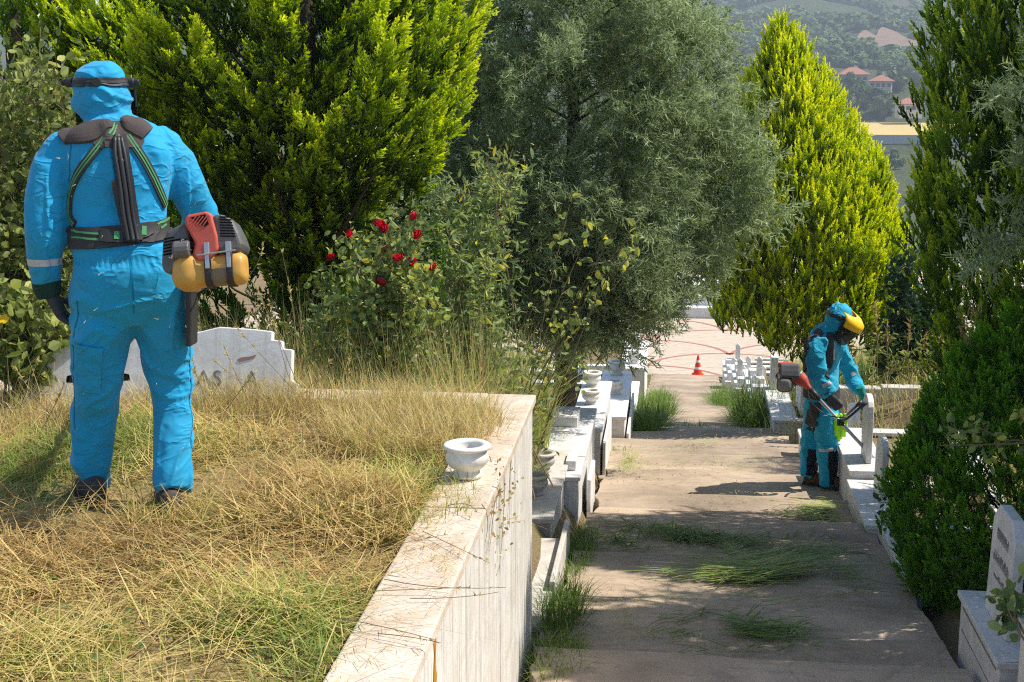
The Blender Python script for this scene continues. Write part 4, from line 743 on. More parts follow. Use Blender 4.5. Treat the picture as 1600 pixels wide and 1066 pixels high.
def clip(cx, cyy, rx, ry, n, tint, L, lb, mat='clippings', w=(.005, .011), a0=.15, sp=.5):
    n0 = n; n = n * 3; a = rng.random(n) * 2 * np.pi; r_ = np.abs(rng.normal(size=n)) * .62; X, Y = cx + rx * r_ * np.cos(a), cyy + ry * r_ * np.sin(a); ok = (X > -.62) & (X < 1.5) & (rng.random(n) < .5 + 1.3 * vnoise(np.stack([X * 3.3, Y * 4.5, X * 0 + n0], -1), 91)); X, Y, r_ = X[ok][:n0], Y[ok][:n0], np.minimum(r_[ok][:n0], 1); n = len(X); nz_ = np.array(noses); i = np.searchsorted(nz_, Y) - 1
    zz = np.interp(nz_[i], PY, PZ) - .02 - .30 * (prof(nz_[i]) - prof(nz_[i + 1])) * (Y - nz_[i]) / (nz_[i + 1] - nz_[i]) + .018 + .035 * rng.random(n) * (1 - r_)
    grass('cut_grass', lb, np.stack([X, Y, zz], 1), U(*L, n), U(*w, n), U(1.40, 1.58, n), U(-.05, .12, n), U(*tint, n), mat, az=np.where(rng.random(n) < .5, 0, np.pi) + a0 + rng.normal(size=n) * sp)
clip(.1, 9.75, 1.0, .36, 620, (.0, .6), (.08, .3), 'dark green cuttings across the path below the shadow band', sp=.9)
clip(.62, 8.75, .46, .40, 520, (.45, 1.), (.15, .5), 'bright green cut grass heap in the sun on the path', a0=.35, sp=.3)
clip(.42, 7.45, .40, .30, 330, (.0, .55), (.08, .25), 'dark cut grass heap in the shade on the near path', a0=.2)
clip(1.0, 9.2, .5, .9, 420, (.1, .6), (.06, .25), 'scattered dark cuttings on the right half of the path')
clip(1.2, 10.9, .34, .38, 900, (.7, 1.), (.05, .16), 'brown litter of cuttings by the kerb before the far worker')
clip(.45, 9.5, 1.05, 3.6, 1500, (.6, 1.), (.015, .06), 'tiny pale clippings strewn over the path', w=(.002, .005), sp=2)
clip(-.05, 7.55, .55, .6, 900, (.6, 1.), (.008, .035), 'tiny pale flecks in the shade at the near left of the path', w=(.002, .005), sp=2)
clip(.4, 14.5, 1.0, 3.0, 900, (.6, 1.), (.03, .12), 'pale dry cuttings on the middle of the path', w=(.003, .006), sp=2)
clip(-.38, 13.4, .22, 1.6, 900, (.8, 1.), (.02, .09), 'orange brown dry litter along the left path edge', w=(.003, .006), sp=2)
# dead stems with seed heads
def stalks(name, label, roots, tips, seedn=14, mat='dry_weed', cat='weeds', r_=.0022, sl=.02, sw=.005, tint=.3):
    t = thing(name, label, cat, tuple(np.mean(roots, 0))); m = MB(); P, A, SC = [], [], []
    for a, b in zip(roots, tips):
        a, b = np.array(a), np.array(b); md = (a + b) / 2 + rng.normal(size=3) * .02; u = np.linspace(0, 1, 6)[:, None]; c = a * (1 - u) ** 2 + 2 * md * u * (1 - u) + b * u * u; m.tube(c, np.linspace(r_, r_ * .5, 6), 4)
        s = .62 + .38 * rng.random(seedn); q = a * ((1 - s) ** 2)[:, None] + 2 * md * (s * (1 - s))[:, None] + b * (s * s)[:, None]; P.append(q); A.append(nrm(b - a) + rng.normal(size=(seedn, 3)) * .7); SC.append(sl * (.6 + .8 * rng.random(seedn)))
    P, A, SC = map(np.concatenate, (P, A, SC)); T = np.array([[[-sw / sl, 0, 0], [sw / sl, 0, 0], [0, 0, 1.]], [[0, -sw / sl, 0], [0, sw / sl, 0], [0, 0, 1.]]])
    tr, ti = place(T, np.zeros((2, 3)), P, A, rng.normal(size=P.shape), SC, tint + .3 * rng.random(len(P))); soup('seed_heads', tr, M[mat], ti, t)['kind'] = 'stuff'; m.build('stem', M['twig'], t)['kind'] = 'stuff'; return t
rt, tp = [], []
for x0, y0, x1, y1, Y in [(480, 640, 395, 440, 6.9), (470, 650, 420, 470, 7.0), (500, 650, 360, 500, 6.9), (430, 640, 330, 560, 6.7), (450, 650, 520, 560, 7.0), (400, 650, 350, 540, 6.6), (560, 660, 545, 560, 7.0), (520, 660, 640, 640, 6.9), (390, 430, 410, 380, 7.3), (470, 620, 440, 390, 7.4), (600, 660, 520, 600, 6.9), (30, 640, 60, 560, 6.4), (90, 660, 20, 570, 6.3), (60, 680, 100, 600, 6.3), (340, 660, 400, 580, 6.6), (330, 640, 300, 560, 6.6)]: rt.append(at(x0, y0, Y)); tp.append(at(x1, y1, Y))
stalks('seed_grass', 'dry seeding grass stems arching before the family headstone', rt, tp)
rt = [at(x, 600, 15.2) for x in (1390, 1420, 1450, 1470, 1370)]; tp = [at(x, y, 15.2) for x, y in ((1386, 505), (1422, 500), (1446, 520), (1475, 500), (1368, 480))]
stalks('dead_weed', 'brown dead weed stalks right of the golden conifer', rt, tp, 26, sl=.06, sw=.008, r_=.004, tint=.0)
stalks('dead_weed', 'reddish dry weed plume in front of the tall right conifer', [at(1512, 540, 8.2)] * 6, [at(x, y, 8.2) for x, y in ((1498, 480), (1505, 500), (1515, 478), (1522, 482), (1530, 475), (1500, 510))], 22, sl=.022, sw=.003, r_=.0018, tint=0.)
stalks('dead_weed', 'thin dry twigs beside the chamfered headstone', [at(1600, 980, 7.3)] * 4, [at(x, y, 7.3) for x, y in ((1555, 780), (1580, 800), (1592, 770), (1535, 790))], 3, r_=.0022)
stalks('dead_weed', 'single dry stalk bent over the path edge by the wall', [at(872, 890, 8.3), at(880, 900, 8.2)], [at(928, 1010, 7.6), at(915, 960, 7.8)], 14, sl=.05, sw=.006, r_=.003, tint=.1)
rt = [atz(x, y, .012) for x, y in [(545, 870), (600, 905), (560, 925), (640, 935), (520, 965), (700, 790), (590, 990), (660, 830)]]; tp = [atz(x, y, .03) for x, y in [(700, 835), (790, 918), (735, 918), (780, 925), (680, 1000), (745, 800), (690, 1005), (765, 880)]]
stalks('fallen_stalk', 'reddish dry stalks fallen across the wall cap', rt, tp, 5, cat='stalks', r_=.0018, sl=.016, sw=.0025, tint=.0)
# vine hanging over the wall cap
vt = []; p0 = np.array([-.725, 5.85, .0])
shrub('wall_vine', 'withered vine hanging over the wall edge beside the urn', tuple(p0), [((-.80, 6.05, .015), (-.72, 5.65, -.10)), ((-.725, 5.75, .0), (-.722, 5.45, -.22)), ((-.725, 5.95, .0), (-.722, 5.75, -.42)), ((-.73, 5.6, .01), (-.722, 5.5, -.06)), ((-.725, 6.3, .0), (-.722, 6.15, -.35)), ((-.74, 5.35, .012), (-.722, 5.3, -.14))], .018, 16, 'dry_weed', 'vine', seed=21, tb=.2, tj=.5, spread=.5, stem_r=.0022)
# ------------------------------------------------------------------ people
def cloth(name, base, dark, dirt=.3):
    n = NT(name); a = n.noise(3.5, 6, .65); col = n.mix(n.math('MULTIPLY', n.ramp(a, [(.45, 0.), (.75, 1.)]), dirt), base, dark)
    wr = n.noise(1.0, 2, .5, n.coord((7, 7, 11), rot=(.4, .6, .2)), .8); wv = n.math('POWER', n.math('SUBTRACT', 1.0, n.math('MULTIPLY', n.math('ABSOLUTE', n.math('SUBTRACT', wr, .5)), 2.6)), 4.0); fine = n.noise(1.0, 4, .6, n.coord((30, 30, 45)))
    sp = n.ramp(n.noise(70, 2, .5), [(.70, 0.), (.74, 1.)]); col = n.mix(n.math('MULTIPLY', sp, .35), col, (.5, .5, .42))
    n.bump(n.mix(.25, wv, fine), .6, .012); n.b.inputs['Sheen Weight'].default_value = .12; return n.fin(col, .72, .22)
M['coverall'] = cloth('coverall', (.008, .30, .54), (.03, .22, .30), .6)
M['coverall_far'] = cloth('coverall_far', (.008, .33, .49), (.02, .24, .32), .4)
M['harness'] = plain('harness', (.045, .04, .038), .7, .3, 0, .3, 12, .3, 120); M['pad'] = plain('pad', (.09, .072, .064), .85, .2, 0, .3, 20, .4, 150)
M['strap_green'] = plain('strap_green', (.09, .30, .12), .8, .1); M['rubber'] = plain('rubber', (.022, .022, .022), .45, .4); M['black'] = plain('black', (.03, .03, .032), .5, .4)
M['glove'] = plain('glove', (.012, .05, .035), .75, .2, 0, .3, 20, .4, 90); M['glove_green'] = plain('glove_green', (.01, .22, .17), .75, .2); M['glove_grey'] = plain('glove_grey', (.05, .055, .06), .8, .2)
M['boot'] = plain('boot', (.075, .065, .055), .8, .2, 0, .4, 12, .4, 60); M['boot_brown'] = plain('boot_brown', (.12, .065, .035), .75, .2, 0, .3, 12, .3, 60)
M['reflect'] = plain('reflect', (.50, .50, .50), .45, .5, 0, .2, 20); M['knee'] = plain('knee', (.018, .02, .028), .8, .2)
M['visor_yellow'] = plain('visor_yellow', (.90, .50, .0), .4, .4, 0, .05); M['lime'] = plain('lime', (.38, .85, .01), .6, .3, 0, .1); M['skin'] = plain('skin', (.35, .20, .13), .6, .3)
mn = NT('visor_mesh'); mn.fin((.012, .012, .014), .5, .4); mt_ = mn.n('ShaderNodeBsdfTransparent'); mm = mn.n('ShaderNodeMixShader'); mm.inputs[0].default_value = .78; mn.l(mt_.outputs[0], mm.inputs[1]); mn.l(mn.b.outputs[0], mm.inputs[2]); mn.l(mm.outputs[0], mn.out.inputs[0]); M['visor_mesh'] = mn.m
def gl(c, ex, ey, rx, ry, n=30, sq=2.4):
    a = np.linspace(0, 2 * np.pi, n, endpoint=False); ca, sa = np.cos(a), np.sin(a); f = (np.abs(ca) ** sq + np.abs(sa) ** sq) ** (-1 / sq)
    return np.asarray(c) + np.outer(ca * f * rx, ex) + np.outer(sa * f * ry, ey)
def dens(seq, n=6):
    seq = np.array(seq, float); k = len(seq); x = np.arange(k); xi = np.linspace(0, k - 1, (k - 1) * n + 1); out = np.zeros((len(xi), seq.shape[1]))
    d = np.gradient(seq, axis=0); i = np.minimum(xi.astype(int), k - 2); t = (xi - i)[:, None]
    return (2 * t**3 - 3 * t**2 + 1) * seq[i] + (t**3 - 2 * t**2 + t) * d[i] + (-2 * t**3 + 3 * t**2) * seq[i + 1] + (t**3 - t**2) * d[i + 1]
def limb(mb, joints, lat, n=6, m=28, sq=2.2):
    """joints: (x,y,z,r_lateral,r_depth)"""
    J = dens(joints, n); t = nrm(np.gradient(J[:, :3], axis=0)); rings = []
    for i in range(len(J)):
        ex = nrm(np.array(lat) - t[i] * np.dot(lat, t[i])); ey = np.cross(t[i], ex); rings.append(gl(J[i, :3], ex, ey, J[i, 3], J[i, 4], m, sq))
    mb.loft(rings)
def fuse(mb, voxel, it=2, disp=None):
    o = mb.build('tmp', None); md = o.modifiers.new('r', 'REMESH'); md.mode = 'VOXEL'; md.voxel_size = voxel; md.adaptivity = 0
    dg = bpy.context.evaluated_depsgraph_get(); me = bpy.data.meshes.new_from_object(o.evaluated_get(dg)); old = o.data; bpy.data.objects.remove(o); bpy.data.meshes.remove(old)
    n = len(me.vertices); co = np.zeros(n * 3); me.vertices.foreach_get('co', co); co = co.reshape(-1, 3); e = np.zeros(len(me.edges) * 2, int); me.edges.foreach_get('vertices', e); e = e.reshape(-1, 2)
    def smooth(c, k):
        for _ in range(k):
            s = np.zeros_like(c); ct = np.zeros(n)
            for d_ in range(3): s[:, d_] = np.bincount(e[:, 0], c[e[:, 1], d_], n) + np.bincount(e[:, 1], c[e[:, 0], d_], n)
            ct = np.bincount(e.ravel(), minlength=n); c = c * .4 + .6 * s / np.maximum(ct, 1)[:, None]
        return c
    co = smooth(co, it); me.vertices.foreach_set('co', co.ravel()); me.update()
    if disp is not None:
        nr = np.zeros(n * 3); me.vertices.foreach_get('normal', nr); nr = nr.reshape(-1, 3); co = co + nr * disp(co)[:, None]; me.vertices.foreach_set('co', co.ravel()); me.update()
    f = [tuple(p.vertices) for p in me.polygons]; bpy.data.meshes.remove(me); return co, f
def fused(name, mb, voxel, mat, parent, it=2, disp=None):
    co, f = fuse(mb, voxel, it, disp); o = MB().add(co, f).build(name, mat, parent, smooth=True); return o, BVHTree.FromPolygons([Vector(c) for c in co], f)
def ribbon(name, pts, w, bvh, mat, parent, lift=.008, thick=.012, n=6, across=7, bulge=0., follow=True):
    """solid strip hugging a surface; pts on the surface, w width (scalar or list)"""
    J = dens(np.concatenate([np.array(pts, float), np.broadcast_to(np.asarray(w, float), (len(pts),))[:, None]], 1), n); c = J[:, :3]; ww = J[:, 3]; t = nrm(np.gradient(c, axis=0)); top, bot = [], []
    for i in range(len(c)):
        loc, no, _, _ = bvh.find_nearest(Vector(c[i])); no = np.array(no); s = nrm(np.cross(no, t[i])); rt_, rb_ = [], []
        for q in np.linspace(-1, 1, across):
            p = c[i] + s * q * ww[i] / 2; l2, n2, _, _ = bvh.find_nearest(Vector(p)); l2, n2 = np.array(l2), nrm(np.array(n2) + no)
            if not follow: l2 = p
            rt_.append(l2 + n2 * (lift + bulge * (1 - q * q))); rb_.append(l2 + n2 * (lift - thick))
        top.append(rt_); bot.append(rb_)
    top, bot = np.array(top), np.array(bot); rings = np.concatenate([top, bot[:, ::-1]], 1); return MB().loft(rings).build(name, mat, parent, smooth=False)
def cast(bvh, px, py):
    d = Vector(ray(px, py)).normalized(); l, n_, i, dd = bvh.ray_cast(Vector(EYE), d); return None if l is None else np.array(l)
def onpx(bvh, pts): return [q for q in (cast(bvh, *p) for p in pts) if q is not None]
def ringpts(bvh, c, ex, ey, slope=0, n=28, a0=0, a1=2 * np.pi):
    P = []
    for a in np.linspace(a0, a1, n):
        d = np.array(ex) * math.cos(a) + np.array(ey) * math.sin(a); d = nrm(d + np.array([0, 0, slope]) * math.cos(a)); l, _, _, _ = bvh.ray_cast(Vector(c), Vector(d))
        if l is not None: P.append(np.array(l))
    return P
def hand(parent, name, wrist, tip_dir, palm_n, size, mat, curl=.5, cuff=.055, thumb_side=1, voxel=.0045, spread=.12):
    """gloved hand: palm, four curled fingers of unequal length and a thumb from the palm's side"""
    w = np.array(wrist, float); a = nrm(np.array(tip_dir, float)); nn = np.array(palm_n, float); nn = nrm(nn - a * a.dot(nn)); s = np.cross(a, nn); k = size / .19; m = MB()
    limb(m, [(*(w - a * .05 * k), .040 * k, .034 * k), (*(w - a * .01 * k), .034 * k, .028 * k), (*(w + a * .03 * k), .042 * k, .024 * k), (*(w + a * .075 * k), .046 * k, .021 * k), (*(w + a * .10 * k), .042 * k, .017 * k)], s, 4, 18)
    for i, (o_, L_) in enumerate([(-.033, .075), (-.011, .085), (.011, .08), (.032, .062)]):
        p = w + a * .085 * k + s * o_ * k; d = nrm(a + s * o_ * spread * 20); pts = [p]; ang = .15
        for q in range(3):
            ang += curl * (.8 if q else .5); d2 = nrm(d * math.cos(ang) + nn * math.sin(ang)); pts.append(pts[-1] + d2 * L_ * k * (.42, .33, .25)[q])
        m.tube(dens([(*x,) for x in pts], 3), np.linspace(.0125, .0095, 10) * k, 8)
    p = w + a * .03 * k + s * -.036 * k * thumb_side; pts = [p]; d = nrm(a * .75 - s * .7 * thumb_side + nn * .35)
    for q in range(3): pts.append(pts[-1] + nrm(d + (a * .35 + nn * .3) * q * .6) * (.034, .030, .024)[q] * k)
    m.tube(dens([(*x,) for x in pts], 3), np.linspace(.0145, .0105, 10) * k, 8); o, b = fused(name, m, voxel, mat, parent, 1); return o
def boot(parent, heel, fdir, L, mat, name='boot', H=.13, wd=.052, voxel=.006):
    f = nrm(np.array([fdir[0], fdir[1], 0])); s = np.array([f[1], -f[0], 0]); h = np.array(heel, float); m = MB(); R_ = []
    for u, ww, hh in [(0, .030, .06), (.06, .038, .085), (.2, .042, .10), (.38, .042, .095), (.55, .048, .065), (.75, .051, .055), (.92, .042, .045), (1, .02, .03)]: R_.append(gl(h + f * L * u + [0, 0, hh / 2], s, np.array([0, 0, 1.]), ww * wd / .05, hh / 2 + .012, 20, 3))
    m.loft(R_); c = h + f * L * .2; limb(m, [(*(c + [0, 0, .03]), .044, .052), (*(c + [0, 0, H]), .046, .056)], s, 4, 18); o, b = fused(name, m, voxel, mat, parent, 2)
    sm = MB(); sm.loft([[*(h + f * L * u - f * .006 + s * ww * wd / .048 + [0, 0, -.004])] for u, ww in [(0, -.036), (.2, -.045), (.5, -.044), (.75, -.054), (1.01, -.026), (1.01, .026), (.75, .054), (.5, .044), (.2, .045), (0, .036)]] and [np.array([h + f * L * u - f * .006 + s * ww * wd / .048 + [0, 0, z_] for u, ww in [(0, -.036), (.2, -.045), (.5, -.044), (.75, -.054), (1.01, -.026), (1.01, .026), (.75, .054), (.5, .044), (.2, .045), (0, .036)]]) for z_ in (-.012, .016)]); so = sm.build('sole', M['rubber'], o); return o

# ---- near worker, seen from behind
Y0 = 5.42; yawB = rad(25); fw = np.array([-math.sin(yawB), math.cos(yawB), 0]); lt = np.array([math.cos(yawB), math.sin(yawB), 0])
def pj(px, py, dy, hw, rd):                                          # a joint: picture position, metres forward, half width (px), half depth (m)
    p = at(px, py, Y0 + dy + (px - 190) * .0024 * math.tan(yawB)); return (*p, hw * depth(px, py, Y0 + dy) / FPX, rd)
near = thing('person', 'worker in bright blue hooded coverall seen from behind with a black harness', 'person', (*at(205, 778, Y0)[:2], -.06))
m = MB()
limb(m, [pj(205, 500, .0, 84, .125), pj(203, 465, -.01, 92, .155), pj(199, 425, -.02, 88, .158), pj(190, 390, .0, 78, .14), pj(187, 360, .02, 74, .13), pj(186, 325, .045, 76, .135), pj(187, 285, .07, 80, .145), pj(184, 250, .10, 84, .15), pj(177, 224, .135, 80, .14), pj(172, 208, .16, 62, .115), pj(168, 197, .18, 42, .09), pj(164, 186, .20, 31, .08), pj(163, 172, .21, 34, .085)], lt, 5, 44, 2.5)
limb(m, [pj(160, 194, 0.200, 21.0, .07), pj(160, 189, 0.195, 32.0, .095), pj(161, 180, 0.195, 42.0, .115), pj(161, 168, 0.200, 48.0, .13), pj(160, 154, 0.210, 46.5, .128), pj(158, 138, 0.220, 42.0, .118), pj(157, 124, 0.220, 41.5, .115), pj(157, 112, 0.220, 38.0, .105), pj(156, 102, 0.220, 28.0, .082), pj(155, 96, 0.220, 16.0, .045), pj(155, 94.5, 0.220, 3.0, .01)], lt, 5, 36, 2.15)
for s_ in (0, 1):
    if s_ == 0: limb(m, [pj(128, 222, 0.140, 26, .085), pj(101, 232, 0.140, 31, .088), pj(85, 258, 0.126, 33, .086), pj(76, 295, 0.093, 34, .084), pj(71, 335, 0.069, 33.5, .082), pj(71, 372, 0.057, 32.5, .08), pj(70, 400, 0.060, 29, .072), pj(71, 425, 0.054, 25.5, .06), pj(73, 442, 0.054, 23, .052)], lt, 5, 30)
    else: limb(m, [pj(228, 218, 0.140, 27, .085), pj(255, 228, 0.140, 32, .09), pj(272, 252, 0.130, 35, .09), pj(288, 282, 0.111, 36, .086), pj(303, 312, 0.113, 33, .08), pj(312, 336, 0.149, 30, .078), pj(306, 358, 0.225, 27, .07), pj(298, 372, 0.317, 23, .058), pj(293, 380, 0.392, 20, .05)], lt, 5, 30)
limb(m, [pj(172, 462, .0, 56.0, .135), pj(160, 505, .0, 49.0, .13), pj(155, 550, .01, 43.5, .118), pj(152, 600, .03, 40.0, .105), pj(148, 645, .08, 37.0, .095), pj(146, 690, .10, 34.0, .088), pj(145, 722, .11, 31.0, .082), pj(148, 744, .12, 24.0, .072), pj(151, 762, .12, 18.0, .06)], lt, 6, 32)
limb(m, [pj(238, 462, .0, 58.0, .135), pj(254, 505, .0, 48.0, .13), pj(261, 550, .0, 42.0, .118), pj(266, 600, .0, 37.0, .10), pj(269, 645, -.03, 34.0, .092), pj(271, 690, -.08, 32.5, .088), pj(271, 725, -.12, 32.0, .084), pj(271, 748, -.15, 31.0, .08), pj(271, 768, -.17, 27.5, .072)], lt, 6, 32)
zpx = lambda py: at(200, py, Y0)[2]
def crease(P, seed, w=.10):
    n_ = vnoise(P, seed); return np.exp(-(n_ / w) ** 2) * (.35 + .65 * np.clip(vnoise(P * .6 + 7, seed + 50) + .35, 0, 1))
def fold_near(c):
    z = c[:, 2]; q = c.copy(); wn_ = np.stack([vnoise(c * 3.1, 81), vnoise(c * 3.1, 82), vnoise(c * 3.1, 83)], 1) * .25; q = q + wn_
    lo = np.clip((zpx(600) - z) / .3, 0, 1); cuffs = np.clip((zpx(705) - z) / .08, 0, 1) + np.clip(1 - np.abs(z - zpx(425)) / .10, 0, 1) * (c[:, 0] < at(100, 430, Y0)[0])
    head = np.clip((z - zpx(198)) / .03, 0, 1) * np.clip((zpx(128) - z) / .02, 0, 1); top = (z > zpx(120)) * 1.
    tor_ = np.clip((z - zpx(370)) / .06, 0, 1) * np.clip((zpx(190) - z) / .03, 0, 1) * (np.hypot(c[:, 0] - at(186, 300, Y0)[0], (c[:, 1] - Y0) * .8) < .27); vert = .020 * crease(np.stack([c[:, 0] * 7 + z * 1.5, c[:, 1] * 5, z * 1.8], 1) + wn_, 95, .16)
    d = .006 * ridge(q * [4, 4, 5], 84) - .012 + tor_ * vert + (1 - .8 * tor_) * ( .011 * crease(np.stack([q[:, 0] * 5 + q[:, 2] * 4, q[:, 1] * 4, q[:, 2] * 4 - q[:, 0] * 2], 1), 85) + .009 * crease(np.stack([q[:, 0] * 5 - q[:, 2] * 5, q[:, 1] * 5, q[:, 2] * 5], 1) + 9, 92))
    d = d + .013 * cuffs * crease(q * [4, 4, 17], 86, .22) + .011 * lo * crease(q * [3.5, 3.5, 9] + np.stack([z, z * 0, c[:, 0] * 4], 1), 87, .12)
    diag = ridge(np.stack([c[:, 0] * 7 + z * 5, c[:, 1] * 4, z * 3 - c[:, 0] * 2], 1) + wn_, 88); seat = np.clip(1 - np.abs(z - zpx(480)) / .22, 0, 1); d = d + .012 * seat * crease(np.stack([c[:, 0] * 6 + z * 5, c[:, 1] * 3, z * 3 - c[:, 0] * 2], 1) + wn_, 88, .11)
    d = d + head * (.020 * crease(np.stack([c[:, 0] * 3, c[:, 1] * 3, z * 20 + c[:, 0] * 8], 1) + wn_ * 2.5, 89, .24) + .012 * crease(np.stack([c[:, 0] * 5, c[:, 1] * 5, z * 16 - c[:, 0] * 9], 1) + wn_, 97, .14) - .003) + .006 * top * (ridge(q * [9, 9, 9], 90) - .4)
    ang = np.arctan2(c[:, 1] - Y0, c[:, 0] - at(190, 390, Y0)[0]); wz_ = np.exp(-((z - zpx(402)) / .028) ** 2); tor = (np.abs(c[:, 0] - at(192, 400, Y0)[0]) < .25)
    d = d + tor * wz_ * (.0045 * np.sin(ang * 52 + 14 * vnoise(c * 5, 91)) * (.4 + .6 * np.clip(vnoise(c * 8, 96) + .5, 0, 1)) - .008); return d
body, bv = fused('body', m, .0078, M['coverall'], near, 3, fold_near)
# harness
hs_ = lambda name, px, w, mt='harness', **k: ribbon(name, onpx(bv, px), w, bv, M[mt], near, **k)
bp = hs_('back_plate', [(181, 193), (181, 202), (183, 213), (184, 222), (185, 232)], [.055, .10, .17, .205, .17], 'pad', lift=.012, thick=.016, across=13)
hs_('shoulder_pad', [(171, 196), (155, 203), (140, 208), (122, 211), (106, 214), (96, 219)], [.05, .085, .10, .095, .075, .05], 'pad', lift=.018, thick=.022, bulge=.006)
hs_('shoulder_pad', [(193, 188), (203, 194), (213, 199), (222, 204), (230, 210)], [.04, .07, .08, .08, .07], 'pad', lift=.018, thick=.022, bulge=.006)
sp = hs_('spine', [(184, 214), (187, 235), (191, 265), (196, 300), (200, 335), (205, 365), (208, 380)], [.05, .062, .068, .07, .07, .07, .07], 'rubber', lift=.026, thick=.03)
for o_ in (-7.5, 0, 7.5):
    P = onpx(bv, [(184 + o_ * .6, 214), (187 + o_, 240), (191 + o_, 265), (196 + o_, 300), (200 + o_, 335), (205 + o_, 362), (208 + o_, 378)]); J = dens(P, 4); dvec = nrm(EYE - J); MB().tube(J + dvec * .03, .0088 if o_ else .011, 8).build('rib', M['rubber'], sp, smooth=True)
def strap(px, w=.034):
    P = onpx(bv, px); s_ = ribbon('strap', P, w, bv, M['harness'], near, lift=.010, thick=.012); t_ = nrm(np.gradient(np.array(P), axis=0))
    for o_ in (-.0055, .0055):
        Q = [p + nrm(np.cross(np.array(bv.find_nearest(Vector(p))[1]), tt)) * o_ for p, tt in zip(P, t_)]; ribbon('stripe', Q, .0055, bv, M['strap_green'], s_, lift=.0122, thick=.002, across=3)
    return s_
strap([(164, 217), (152, 232), (138, 250), (124, 270), (115, 292), (111, 315), (112, 338), (118, 352)]); strap([(200, 213), (213, 232), (226, 252), (238, 275), (249, 300), (257, 322), (261, 340)])
strap([(181, 196), (176, 204), (172, 212)], .03)
cb_ = np.array(at(188, 362, Y0 + .04)); rp_ = ringpts(bv, cb_, lt, fw, .06, 34)
rp_ = [p for p in rp_ if np.linalg.norm((p - cb_)[:2]) < .3]; belt = ribbon('belt', rp_ + rp_[:1], .085, bv, M['harness'], near, lift=.014, thick=.018, n=3)
for px in ([(117, 361), (130, 364), (143, 366), (156, 367)], [(117, 371), (130, 373), (143, 375), (156, 376)], [(243, 352), (252, 346), (259, 340)], [(247, 357), (255, 351), (261, 345)]): ribbon('stripe', onpx(bv, px), .008, bv, M['strap_green'], belt, lift=.0165, thick=.003, across=3)
for px in ([(157, 368), (170, 370), (184, 371), (192, 371)], [(214, 366), (224, 363), (234, 359)]): ribbon('belt_plate', onpx(bv, px), .052, bv, M['rubber'], belt, lift=.021, thick=.01)
for px in ([(183, 364), (183, 376)], [(223, 355), (223, 370)]): ribbon('buckle', onpx(bv, px), .018, bv, M['strap_green'], belt, lift=.0235, thick=.004, across=3)
hip = MB().box(-.012, .012, -.045, .045, -.26, .0); hb = at(300, 440, Y0 + .0); hip.v[0] = hip.v[0] @ np.array(Matrix.Rotation(rad(3), 3, 'Y')).T + hb; hip.build('hip_pad', M['black'], near, bevel=.008)
M['seam'] = plain('seam', (.005, .20, .38), .8, .1)
for px in ([(112, 222), (110, 240), (109, 262), (107, 285)], [(203, 402), (206, 430), (208, 460), (209, 490)], [(120, 470), (116, 520), (115, 570), (116, 620), (117, 670)], [(292, 500), (297, 550), (299, 600), (300, 650), (300, 700)]):
    P = onpx(bv, px)
    if len(P) > 2: ribbon('seam', P, .007, bv, M['seam'], near, lift=.0016, thick=.004, across=3)
# headband with knob, side hinges and the face visor turned away from us
ch = np.array(at(157, 129, Y0 + .22 - 33 * .0024 * math.tan(yawB))); rh = ringpts(bv, ch, lt, fw, .0, 34); hbnd = ribbon('headband', rh + rh[:1], .034, bv, M['black'], near, lift=.009, thick=.012, n=3)
ribbon('headband_groove', rh + rh[:1], .012, bv, M['harness'], hbnd, lift=.0115, thick=.004, n=3, across=3)
kp = cast(bv, 150, 128)
def disc(name, c, n_, r_, h_, mat, parent, seg=20, bevel=.002):
    n_ = nrm(np.array(n_, float)); ex = nrm(np.cross(n_, [0, .2, 1.])); ey = np.cross(n_, ex); a = np.linspace(0, 2 * np.pi, seg, endpoint=False); rg = lambda r, h: c + n_ * h + r * (np.cos(a)[:, None] * ex + np.sin(a)[:, None] * ey)
    return MB().loft([rg(r_, 0), rg(r_, h_ * .75), rg(r_ * .86, h_)]).build(name, mat, parent)
disc('knob', kp - fw * .004, -fw, .019, .02, M['rubber'], hbnd); disc('knob_cap', kp - fw * .016, -fw, .007, .006, M['reflect'], hbnd)
yh = rad(6); fw_, lt_ = fw, lt; fw = np.array([-math.sin(yh), math.cos(yh), 0]); lt = np.array([math.cos(yh), math.sin(yh), 0])
for s_ in (-1, 1):
    c = ch + lt * s_ * .125; disc('hinge', c - lt * s_ * .012, lt * s_, .020, .028, M['black'], hbnd); disc('hinge_knob', c + lt * s_ * .016, lt * s_, .013, .018, M['rubber'], hbnd)
    MB().tube([c, c + fw * .05 - [0, 0, .03], c + fw * .06 - [0, 0, .10]], .005, 6).build('visor_arm', M['black'], hbnd)
a = np.radians(np.linspace(-75, 75, 15)); vz = np.array([0, 0, 1.]); rr_ = .155
vt_ = [[ch + fw * (.0 + rr_ * math.cos(q)) + lt * rr_ * .86 * math.sin(q) + vz * z_ + fw * k_ for q in a] for z_, k_ in ((-.22, .03), (-.02, .01), (-.02, .015), (-.22, .035))]
MB().loft(np.array(vt_).transpose(1, 0, 2)).build('visor', M['visor_mesh'], near)
a = np.radians(np.linspace(-52, 52, 13))
bt = [[ch + fw * (rr_ * math.cos(q) + k_) + lt * rr_ * .86 * math.sin(q) + vz * z_ for q in a] for z_, k_ in ((-.03, .016), (.03, -.01), (.03, -.016), (-.03, .01))]
MB().loft(np.array(bt).transpose(1, 0, 2)).build('brow_guard', M['visor_yellow'], near)
fw, lt = fw_, lt_
ribbon('reflective_band', [p for p in ringpts(bv, np.array(pj(70, 409, .045, 1, 1)[:3]), lt, fw, 0, 26) if np.linalg.norm(p - np.array(pj(70, 409, .045, 1, 1)[:3])) < .13] , .028, bv, M['reflect'], near, lift=.002, thick=.004, n=2)
